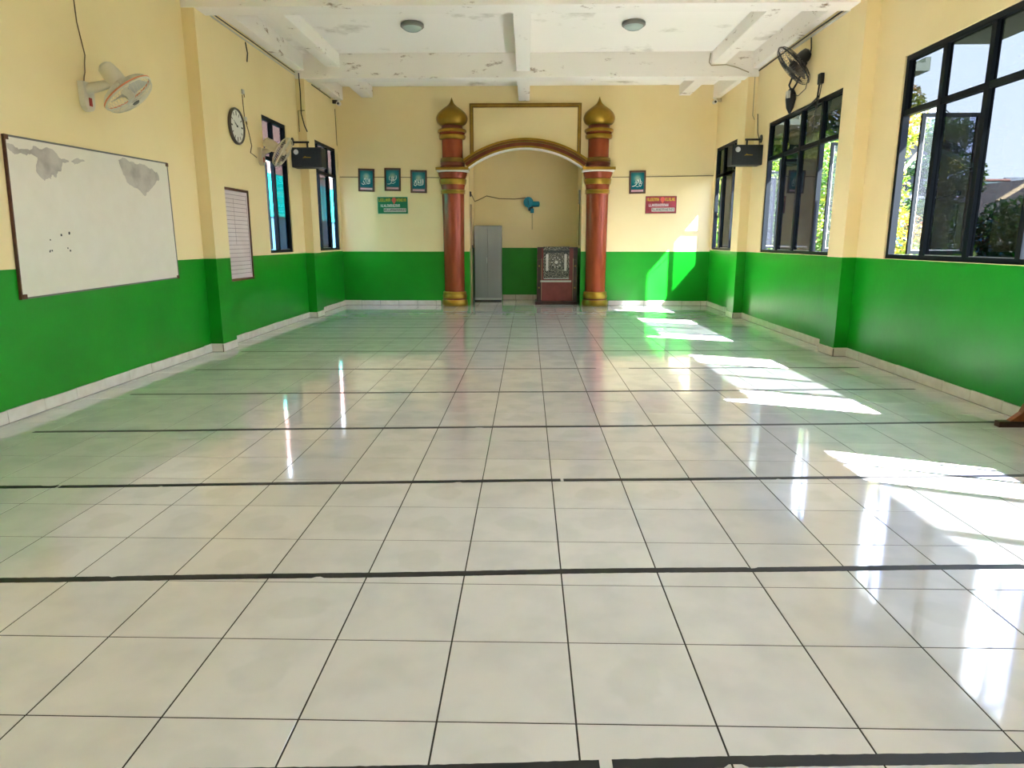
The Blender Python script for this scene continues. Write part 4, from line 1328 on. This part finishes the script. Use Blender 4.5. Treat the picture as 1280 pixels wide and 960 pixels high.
# ================================================================== ceiling lamps
for x, lab in ((-1.812, 'round ceiling lamp left of the middle beam'), (1.344, 'round ceiling lamp right of the middle beam')):
    r_ = thing('ceiling_lamp', lab, 'lamp', (x, 8.83, ZS))
    mb = MB(); mb.lathe([(0.150, 0.0), (0.165, -0.012), (0.168, -0.045), (0.155, -0.058), (0.140, -0.060)], (0, 0, 0), 0, 2 * PI, 32); mb.build('ring', 'lamp_ring', r_, local=True, smooth=True)
    mb = MB(); mb.lathe([(0.140, -0.055), (0.128, -0.078), (0.09, -0.10), (0.04, -0.112), (0.0, -0.115)], (0, 0, 0), 0, 2 * PI, 32); mb.build('dome', 'lamp_glass', r_, local=True, smooth=True)

# ================================================================== security cameras
def cctv(x, y, z, s_, label):
    r_ = thing('security_camera', label, 'camera', (x, y, z))
    mb = MB(); mb.lathe([(0.04, 0.0), (0.04, -0.02), (0.0, -0.02)], (0, 0, 0.06), 0, 2 * PI, 14); mb.tube([(0, 0, 0.05), (0, -0.01, 0.0)], 0.012, 6); mb.build('mount', 'white', r_, local=True)
    mb = MB(); mb.lathe([(0.0, 0.06), (0.036, 0.055), (0.042, 0.0), (0.04, -0.05), (0.03, -0.055), (0.0, -0.055)], (0, -0.02, -0.025), 0, 2 * PI, 14, axis='y'); mb.build('housing', 'white', r_, local=True, smooth=True)
    mb = MB(); mb.lathe([(0.024, -0.056), (0.022, -0.062), (0.0, -0.064)], (0, -0.02, -0.03), 0, 2 * PI, 12, axis='y'); mb.build('lens', 'black', r_, local=True)
    mb = MB(); mb.box(-s_ * 0.02, 0.02, -0.01, -s_ * 0.14, 0.08, 0.055); mb.build('junction_box', 'black' if s_ > 0 else 'wire_grey', r_, local=True, bevel=0.004)
cctv(-3.90, 12.55, 4.03, 1, 'small white security camera in the far left ceiling corner')
cctv(3.50, 12.55, 4.03, -1, 'small white security camera in the far right ceiling corner')

# ================================================================== cables
def cable(name, label, pts_, r=0.006, mat='wire', wob=0.0):
    P = [Vector(p) for p in pts_]
    rr = random.Random(len(label))
    out = []
    for a, b in zip(P[:-1], P[1:]):
        n_ = max(2, int((b - a).length / 0.15))
        for i in range(n_):
            q = a.lerp(b, i / n_)
            if wob and 0 < i: q = q + Vector((0, rr.uniform(-wob, wob), rr.uniform(-wob, wob)))
            out.append(q)
    out.append(P[-1])
    mb = MB(); mb.tube(out, r, 5)
    return tag(mb.build(name, mat), label, 'cable')
xw = XL + 0.010
cable('cable', 'thin black cable running up the wall from the near white fan', [(xw, 4.60, 2.72), (xw, 4.63, 2.80), (xw, 4.66, 2.95), (xw, 4.60, 3.2), (xw, 4.58, 3.5), (xw, 4.56, 3.915)], 0.005, 'wire_brown', 0.008)
cable('cable', 'dark cable along the top of the left wall', [(xw, 6.97, 4.09), (xw, 8.6, 4.10), (xw, 10.38, 4.10)], 0.008, 'wire')
cable('conduit', 'pale conduit just below the dark cable on the left wall', [(xw, 6.97, 4.05), (xw, 10.38, 4.06)], 0.011, 'conduit')
cable('cable', 'dark cable along the left wall top beside the far window', [(xw, 10.82, 4.10), (xw, 12.5, 4.10)], 0.008, 'wire')
xp = -3.985
cable('cable', 'black cable hanging down the front of the far left pilaster', [(xp, 10.39, 4.09), (xp + 0.01, 10.39, 3.8), (xp + 0.005, 10.385, 3.45), (xp + 0.05, 10.385, 3.25), (xp + 0.09, 10.39, 3.16)], 0.010, 'wire')
cable('cable', 'short crossing cable on the far left pilaster', [(-4.03, 10.388, 3.16), (-4.03, 10.388, 3.50), (-3.92, 10.388, 3.50)], 0.006, 'wire')
cable('cable', 'loose brown cable beside the wall clock', [(xw, 8.10, 3.30), (xw, 8.12, 3.02), (xw, 8.22, 2.85), (xw, 8.30, 2.66), (xw, 8.24, 2.56), (xw, 8.45, 2.52)], 0.006, 'wire_brown', 0.006)
cable('cable', 'short loose cable end high on the left wall', [(xw, 8.35, 4.03), (xw, 8.40, 3.90), (xw, 8.36, 3.78)], 0.008, 'wire')
cable('cable', 'thin cable running down the far left corner', [(xw + 0.0, 12.78, 3.95), (xw, 12.80, 3.25)], 0.006, 'wire_brown')
yb = BY - 0.008
cable('cable', 'thin cable along the back wall behind the row of pictures', [(XL + 0.02, yb, 2.64), (-1.98, yb, 2.625)], 0.007, 'wire_brown')
cable('cable', 'thin cable along the back wall right of the right column', [(1.58, yb, 2.625), (2.6, yb, 2.635), (XR - 0.02, yb, 2.65)], 0.007, 'wire_brown')
cable('cable', 'brown cable across the niche wall to the teal fan', [(NX0 + 0.03, 13.2, 2.30), (NX0 + 0.02, 14.15, 2.22), (-1.27, NBY - 0.01, 2.25), (-1.08, NBY - 0.01, 2.34), (-0.8, NBY - 0.01, 2.28), (-0.45, NBY - 0.01, 2.27), (-0.13, NBY - 0.01, 2.30)], 0.009, 'wire_brown')
xv = XR - 0.010
cable('cable', 'dark cable along the top of the right wall', [(xv, 6.81, 4.06), (xv, 8.0, 4.08), (xv, 10.40, 4.09)], 0.010, 'wire')
cable('conduit', 'pale conduit just below the dark cable on the right wall', [(xv, 6.81, 4.02), (xv, 7.6, 4.03), (xv, 8.9, 4.045)], 0.016, 'conduit')
cable('cable', 'slack dark cable draped across the far right end of the rear beam', [(2.84, 10.385, 4.36), (2.82, 10.385, 4.22), (2.86, 10.385, 4.17), (3.1, 10.385, 4.18), (3.3, 10.385, 4.13), (3.48, 10.385, 4.06)], 0.009, 'wire_grey')
cable('cable', 'grey cable hanging down the far right pilaster', [(3.60, 10.435, 4.0), (3.605, 10.435, 3.40), (3.64, 10.43, 3.33)], 0.007, 'wire_grey')
cable('cable', 'thin hooked cable beside the right speaker bracket', [(3.645, 10.30, 3.4), (xv, 10.25, 3.1), (xv, 10.15, 2.98), (xv, 10.12, 2.88)], 0.007, 'wire')
cable('cable', 'short loose cable end above the black fan', [(xv, 8.28, 4.02), (xv, 8.25, 3.88), (xv, 8.28, 3.78)], 0.009, 'wire')

def junction(y, z, label):
    r_ = thing('junction_box', label, 'box', (XL, y, z))
    mb = MB(); mb.box(0, -0.03, -0.03, 0.025, 0.03, 0.03); mb.build('cover', 'conduit', r_, local=True, bevel=0.004)
    mb = MB(); mb.tube([(0.03, -0.01, -0.03), (0.03, 0.0, -0.07)], 0.006, 5); mb.build('lead', 'wire_brown', r_, local=True)
junction(8.12, 3.34, 'small pale junction box above the loose cable, upper one beside the clock')
junction(8.14, 2.99, 'small pale junction box halfway down the loose cable beside the clock')

sb = thing('switch_box', 'black switch box with hanging cords above the right middle window', 'switch', (XR, 7.80, 3.40))
mb = MB(); mb.box(-0.05, -0.05, -0.065, 0, 0.05, 0.065); mb.build('cover', 'black', sb, local=True, bevel=0.008)
mb = MB(); mb.tube([(-0.03, 0.02, -0.06), (-0.03, 0.05, -0.2), (-0.03, 0.06, -0.36)], 0.011, 6); mb.tube([(-0.02, -0.03, -0.06), (-0.03, 0.0, -0.25), (-0.03, 0.1, -0.45), (-0.03, 0.12, -0.62)], 0.006, 5); mb.build('cord', 'wire', sb, local=True)
cable('cable', 'black cable sagging along the head of the right middle window', [(XR - 0.012, 8.66, 3.14), (XR - 0.014, 8.3, 3.12), (XR - 0.014, 8.05, 3.15), (XR - 0.012, 7.86, 3.20)], 0.013, 'wire')

# ================================================================== floor tapes
TAPES = [(-0.162, 'double torn strip nearest the camera'), (0.905, ''), (2.01, ''), (3.17, ''), (4.366, ''), (5.51, ''), (6.706, ''), (7.87, ''), (9.085, ''), (10.29, ''), (11.47, '')]
ORD = ['nearest the camera, broken by a white gap', 'second from the camera', 'third from the camera', 'fourth from the camera', 'fifth from the camera', 'sixth from the camera',
       'sixth from the niche', 'fifth from the niche', 'fourth from the niche', 'third from the niche', 'second from the niche']
ORD[-1] = 'closest to the niche'; ORD[-2] = 'second closest to the niche'; ORD[-3] = 'third closest to the niche'; ORD[-4] = 'fourth closest to the niche'; ORD[-5] = 'fifth closest to the niche'
SL = [0.046, 0.049, 0.0555, 0.060, 0.054, 0.040, 0.036, 0.033, 0.040, 0.040, 0.03]
for k, (y0, _) in enumerate(TAPES):
    r = random.Random(20 + k)
    a, b = (-3.70, 3.46)
    gaps = []
    if k == 0: gaps = [(0.045, 0.085)]
    if k == 2: gaps = [(-2.78, -2.765), (0.05, 0.062)]
    if k == 1: gaps = [(-2.10, -2.09), (-1.575, -1.565)]
    if k == 5: gaps = [(0.6, 0.95)]
    if k == 10: a, b = -3.0, 3.3; gaps = [(-1.6, -1.0), (-0.2, 0.4), (1.0, 1.3)]
    n_ = 420
    hw = 0.020 if k < 4 else 0.017
    root = tag(empty('floor_tape', (0, y0, 0)), 'black tape row line across the white floor, %s' % ORD[k], 'tape', 'black tape row lines on the floor')
    prev = None
    chip = 0
    mb = MB()
    for i in range(n_ + 1):
        x = a + (b - a) * i / n_
        yc = y0 + SL[k] * x + 0.006 * math.sin(x * 1.3 + k) + 0.003 * math.sin(x * 4 + k)
        e0, e1 = hw + r.uniform(-.001, .001), hw + r.uniform(-.001, .001)
        if chip <= 0 and r.random() < 0.012: chip = r.randrange(1, 5); cs_ = r.random() < 0.5
        if chip > 0:
            chip -= 1
            if cs_: e0 -= 0.012
            else: e1 -= 0.010
        cur = (x, yc - e0, yc + e1)
        if prev:
            if any(g0 < (x + prev[0]) / 2 < g1 for g0, g1 in gaps):
                if mb.v:
                    mb.build('strip', 'tape', root, recalc=False)
                    mb = MB()
            else:
                mb.hexa([(prev[0], prev[1], 0.0002), (x, cur[1], 0.0002), (x, cur[2], 0.0002), (prev[0], prev[2], 0.0002),
                         (prev[0], prev[1], 0.0014), (x, cur[1], 0.0014), (x, cur[2], 0.0014), (prev[0], prev[2], 0.0014)])
        prev = cur
    mb.build('strip', 'tape', root, recalc=False)

# ================================================================== wooden stand at the right edge
st = thing('wooden_stand', 'red-brown wooden screen stand at the right edge of the photo', 'stand', (3.55, 3.26, 0))
mb = MB(); mb.prism([(3.34, 3.22, 0.0), (3.64, 3.22, 0.0), (3.64, 3.22, 0.045), (3.34, 3.22, 0.045)], (0, 0.06, 0)); mb.build('foot', 'dark_wood', st, bevel=0.006)
mb = MB(); mb.prism([(3.42, 3.225, 0.045), (3.54, 3.225, 0.045), (3.54, 3.225, 0.17), (3.525, 3.225, 0.17), (3.50, 3.225, 0.11)], (0, 0.05, 0)); mb.build('brace', 'red_wood', st, bevel=0.003)
mb = MB(); mb.box(3.535, 3.22, 0.045, 3.595, 3.28, 1.05); mb.build('post', 'red_wood', st, bevel=0.006)
mb = MB(); mb.box(3.525, 3.213, 0.30, 3.605, 3.287, 0.34); mb.build('collar', 'red_wood', st, bevel=0.004)
mb = MB(); mb.box(3.545, 2.60, 0.10, 3.585, 3.22, 0.16); mb.build('lower_rail', 'red_wood', st, bevel=0.004)
mb = MB(); mb.box(3.545, 2.60, 0.92, 3.585, 3.22, 0.98); mb.build('upper_rail', 'red_wood', st, bevel=0.004)

# ================================================================== outdoors
gm = MB()
gm.box(XR + WT, -30, -0.5, 120, 140, -0.30, 1)
gm.box(-60, -30, -0.5, XL - WT, 140, -0.30)
gm.box(XL - WT, -30, -0.5, XR + WT, FY - WT, -0.02)
tag(gm.build('ground', ['ground', 'shaded_grass']), kind='structure')

def foliage(blobs, nper, size, seed, droop=0.0):
    r = random.Random(seed)
    V_, F_ = [], []
    for (cx, cy, cz, rx, ry, rz) in blobs:
        for _ in range(nper):
            while True:
                x, y, z = (r.uniform(-1, 1) for _ in range(3))
                d = x * x + y * y + z * z
                if 0.15 < d < 1: break
            p = Vector((cx + x * rx, cy + y * ry, cz + z * rz))
            s_ = size * r.uniform(0.6, 1.4)
            u = Vector((r.gauss(0, 1), r.gauss(0, 1), r.gauss(0, 0.6))).normalized()
            v = u.cross(Vector((r.gauss(0, 1), r.gauss(0, 1), r.gauss(0, 1)))).normalized()
            if droop: u = (u * 0.35 + Vector((0, 0, -1)) * droop).normalized()
            k = len(V_)
            V_ += [tuple(p - u * s_), tuple(p + v * s_ * 0.42), tuple(p + u * s_), tuple(p - v * s_ * 0.42)]
            F_.append((k, k + 1, k + 2, k + 3))
    mb = MB(); mb.v = V_; mb.f = [list(f) for f in F_]; mb.m = [0] * len(F_)
    return mb
def tree(name, label, base, h, blobs, mat, nper, size, seed, trunk_r=0.07, droop=0.0, cat='tree'):
    root = thing(name, label, cat, base)
    foliage(blobs, nper, size, seed, droop).build('foliage', mat, root, recalc=False)
    r = random.Random(seed)
    mb = MB()
    P = [Vector(base) + Vector((r.uniform(-.1, .1) * k, r.uniform(-.1, .1) * k, h * k / 5)) for k in range(6)]
    mb.tube(P, [trunk_r * (1 - 0.12 * k) for k in range(6)], 7)
    for k in range(4):
        q = P[2 + k % 3]
        bl = blobs[k % len(blobs)]
        mb.tube([q, q.lerp(Vector(bl[:3]), 0.5) + Vector((0, 0, 0.15)), Vector(bl[:3])], [trunk_r * .5, trunk_r * .35, trunk_r * .15], 5)
    mb.build('trunk', 'trunk', root)
    return root
G0 = -0.30
tree('tree', 'sunlit yellow-green tree outside, seen past the first opened right sash', (7.2, 12.5, G0), 3.4, [(7.0, 12.5, 3.6, 0.6, 0.6, 0.75), (6.75, 12.7, 2.3, 0.75, 0.6, 0.9), (6.6, 12.4, 1.0, 0.6, 0.6, 0.9), (7.1, 12.3, 1.2, 0.65, 0.6, 0.8), (7.3, 12.5, 0.2, 0.7, 0.7, 0.6)], 'leaf_yellow', 2200, 0.055, 1)
tree('tree', 'bright green bushy tree outside the right middle window', (7.1, 15.4, G0), 3.4, [(6.9, 15.2, 3.0, 0.9, 1.0, 0.9), (7.3, 15.9, 1.7, 1.0, 1.0, 1.0), (6.6, 14.8, 1.1, 0.9, 0.9, 1.0), (7.0, 15.5, 0.2, 1.1, 1.0, 0.7)], 'leaf_bright', 2200, 0.07, 2)
tree('tree', 'tall dark green tree behind the bushy tree outside the right middle window', (8.2, 20.5, G0), 5.6, [(8.0, 20.0, 5.2, 1.8, 1.6, 1.2), (8.8, 21.0, 3.6, 1.8, 1.6, 1.3), (7.4, 19.4, 3.2, 1.4, 1.4, 1.2)], 'leaf_dark', 1900, 0.12, 3, 0.12)
tree('tree', 'green tree with long drooping leaves outside the far right window', (5.5, 19.2, G0), 3.8, [(5.4, 18.8, 3.2, 0.9, 0.9, 1.1), (5.3, 19.4, 1.6, 0.9, 1.1, 1.2), (5.8, 20.0, 3.6, 0.9, 1.0, 1.2)], 'leaf_bright', 1500, 0.14, 4, 0.09, 0.8)
tree('tree', 'slender green tree seen through the left bay of the right middle window', (6.2, 17.2, G0), 3.6, [(6.1, 17.2, 3.4, 0.6, 0.6, 0.9), (6.3, 17.4, 2.2, 0.6, 0.6, 0.8), (6.1, 17.0, 0.9, 0.7, 0.7, 0.9)], 'leaf_bright', 1700, 0.07, 11)
tree('tree', 'narrow green tree right behind the opened sash of the near right window', (8.8, 13.6, G0), 3.9, [(8.7, 13.6, 3.5, 0.5, 0.5, 0.45), (8.9, 13.5, 2.7, 0.6, 0.5, 0.5), (8.7, 13.6, 1.8, 0.6, 0.5, 0.55), (8.9, 13.5, 0.9, 0.6, 0.5, 0.6)], 'leaf_bright', 1500, 0.055, 14)
tree('tree', 'dark feathery tree in front of the grey house outside the near right window', (11.1, 17.6, G0), 3.6, [(10.7, 17.6, 3.3, 0.8, 0.8, 0.30), (11.2, 17.7, 2.75, 1.0, 0.9, 0.25), (10.6, 17.5, 2.2, 0.9, 0.8, 0.28), (11.0, 17.6, 1.55, 1.0, 0.9, 0.3), (10.6, 17.4, 0.7, 1.0, 0.8, 0.6)], 'leaf_dark', 1100, 0.07, 5)
tree('bush', 'dark green bush below the brown roofs outside the near right window', (12.0, 15.4, G0), 1.9, [(11.7, 15.3, 1.6, 1.1, 1.0, 0.8), (12.6, 15.6, 1.5, 1.0, 1.0, 0.9), (11.9, 15.2, 0.5, 1.5, 1.1, 0.8)], 'leaf_dark', 2000, 0.085, 6, cat='bush')
tree('bush', 'leafy dark bush at the right edge outside the near right window', (14.6, 15.9, G0), 1.9, [(14.4, 15.9, 1.6, 0.9, 1.1, 0.9), (15.2, 16.2, 1.8, 0.8, 1.0, 0.8), (14.6, 15.6, 0.6, 1.1, 1.1, 0.8)], 'leaf_dark', 1600, 0.085, 8, cat='bush')
tree('bush', 'low sunlit bush below the opened sash of the near right window', (9.6, 14.9, G0), 1.2, [(9.9, 15.2, 0.9, 0.7, 0.6, 0.8), (9.4, 14.9, 0.8, 0.8, 0.6, 0.8)], 'leaf_bright', 1700, 0.06, 9, cat='bush')

# grey house with corrugated roof
hs = thing('house', 'grey two-storey house with corrugated metal roof beyond the trees', 'house', (17.5, 33, G0))
mb = MB(); mb.box(12.5, 31.6, G0, 19.3, 38, 6.0); mb.build('wall', 'house_wall', hs)
for xa in (13.0, 17.0):
    mb = MB(); mb.box(xa, 31.52, 3.7, xa + 1.2, 31.6, 5.0); mb.build('window', 'frame', hs)
mb = MB()
mb.hexa([(11.8, 30.6, 5.85), (19.8, 30.6, 5.85), (19.8, 35.2, 7.85), (11.8, 35.2, 7.85), (11.8, 30.6, 5.95), (19.8, 30.6, 5.95), (19.8, 35.2, 7.95), (11.8, 35.2, 7.95)])
mb.build('roof', 'roof_metal', hs)
for i in range(28):
    xa = 11.85 + 0.29 * i
    mb = MB()
    mb.hexa([(xa, 30.55, 5.95), (xa + 0.1, 30.55, 5.95), (xa + 0.1, 35.2, 7.95), (xa, 35.2, 7.95), (xa + 0.03, 30.55, 6.03), (xa + 0.07, 30.55, 6.03), (xa + 0.07, 35.2, 8.03), (xa + 0.03, 35.2, 8.03)])
    mb.build('roof_rib', 'roof_metal', hs)
mb = MB(); mb.tube([(19.5, 30.7, 5.85), (19.52, 30.75, 5.6), (19.35, 31.4, 5.5), (19.35, 31.5, 0.0)], 0.04, 6); mb.build('drain_pipe', 'house_pale', hs)
# low wall
lw_ = MB(); lw_.box(13.0, 27.6, G0, 20.5, 27.8, 2.2)
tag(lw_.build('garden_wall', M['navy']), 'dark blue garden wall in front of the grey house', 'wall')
# brown-roofed house
def gable(label, x0, x1, y0, y1, ze, zr, roof, wall_, ridge=None):
    h = thing('house', label, 'house', ((x0 + x1) / 2, (y0 + y1) / 2, G0))
    mb = MB(); mb.box(x0 + 0.5, y0 + 0.5, G0, x1 - 0.5, y1 - 0.5, ze); mb.build('wall', wall_, h)
    yc = (y0 + y1) / 2
    mb = MB()
    mb.hexa([(x0, y0, ze - 0.1), (x1, y0, ze - 0.1), (x1, yc, zr - 0.1), (x0, yc, zr - 0.1), (x0, y0, ze), (x1, y0, ze), (x1, yc, zr), (x0, yc, zr)])
    mb.hexa([(x0, y1, ze - 0.1), (x1, y1, ze - 0.1), (x1, yc, zr - 0.1), (x0, yc, zr - 0.1), (x0, y1, ze), (x1, y1, ze), (x1, yc, zr), (x0, yc, zr)])
    mb.build('roof', roof, h)
    mb = MB(); mb.prism([(x0 + 0.6, y0 + 0.6, ze), (x0 + 0.6, y1 - 0.6, ze), (x0 + 0.6, yc, zr - 0.2)], (0.2, 0, 0)); mb.build('gable_end', wall_, h)
    if ridge:
        mb = MB(); mb.tube([(x0, yc, zr + 0.05), (x1, yc, zr + 0.05)], 0.16, 6); mb.tube([(x0 + 2.6, y0, ze + 0.1), (x0 + 6.0, yc, zr + 0.1)], 0.17, 6); mb.build('ridge', ridge, h)
    return h
bh = thing('house', 'brown tiled roof house with tan hip ridge beyond the dark bushes', 'house', (24, 32, G0))
RA, RB, EB, EA = (24.2, 38.0, 4.2), (27.8, 29.5, 4.5), (24.4, 26.5, 2.3), (20.6, 34.5, 1.9)
mb = MB(); mb.hexa([EA, EB, RB, RA] + [(p[0], p[1], p[2] + 0.12) for p in (EA, EB, RB, RA)]); mb.build('roof', 'roof_brown', bh)
mb = MB(); mb.hexa([(21.4, 34.5, G0), (24.6, 27.6, G0), (28.5, 29.8, G0), (24.6, 38.2, G0), (21.4, 34.5, 1.9), (24.6, 27.6, 1.9), (28.5, 29.8, 4.0), (24.6, 38.2, 4.0)]); mb.build('wall', 'house_wall', bh)
mb = MB(); mb.tube([(23.34, 34.0, 3.24), (24.95, 34.5, 4.10), (25.6, 34.7, 4.42)], 0.13, 6); mb.build('ridge', 'ridge', bh)
gable('small teal roofed house with red ridge on the skyline', 40.8, 43.2, 60, 66, 5.2, 6.6, 'roof_teal', 'house_pale', 'roof_red')
gable('pale grey gabled house furthest right on the skyline', 43.4, 56, 60, 68, 4.8, 7.0, 'house_pale', 'house_pale')

# neighbour on the left
nbh = thing('neighbour_building', 'pink brick building with cyan band outside the left windows', 'building', (-6.6, 16, G0))
pink = bpy.data.materials.new('pink_brick')
pink.use_nodes = True
pn = pink.node_tree
pn.nodes['Principled BSDF'].inputs['Specular IOR Level'].default_value = 0.05
bt = pn.nodes.new('ShaderNodeTexBrick')
bt.inputs['Color1'].default_value = (0.20, 0.115, 0.10, 1)
bt.inputs['Color2'].default_value = (0.17, 0.10, 0.09, 1)
bt.inputs['Mortar'].default_value = (0.13, 0.11, 0.10, 1)
bt.inputs['Scale'].default_value = 2.2
tcx = pn.nodes.new('ShaderNodeTexCoord')
mpx = pn.nodes.new('ShaderNodeMapping')
mpx.inputs['Rotation'].default_value = (PI / 2, 0, PI / 2)
pn.links.new(tcx.outputs['Object'], mpx.inputs[0])
pn.links.new(mpx.outputs[0], bt.inputs['Vector'])
pn.links.new(bt.outputs[0], pn.nodes['Principled BSDF'].inputs['Base Color'])
mb = MB(); mb.box(-7.2, 6, G0, -6.55, 34, 1.95); mb.build('shaded_lower_wall', 'navy', nbh)  # same wall as the cyan band, the hall's shadow painted in as navy
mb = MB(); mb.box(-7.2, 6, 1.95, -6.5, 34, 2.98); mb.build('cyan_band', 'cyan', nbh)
mb = MB(); mb.box(-7.2, 6, 2.98, -6.55, 34, 3.5); mb.box(-7.2, 6, 3.62, -6.55, 34, 4.5); mb.build('upper_wall', pink, nbh)
mb = MB(); mb.box(-7.2, 6, 3.5, -6.5, 34, 3.62); mb.build('dark_course', 'dark_wood', nbh)
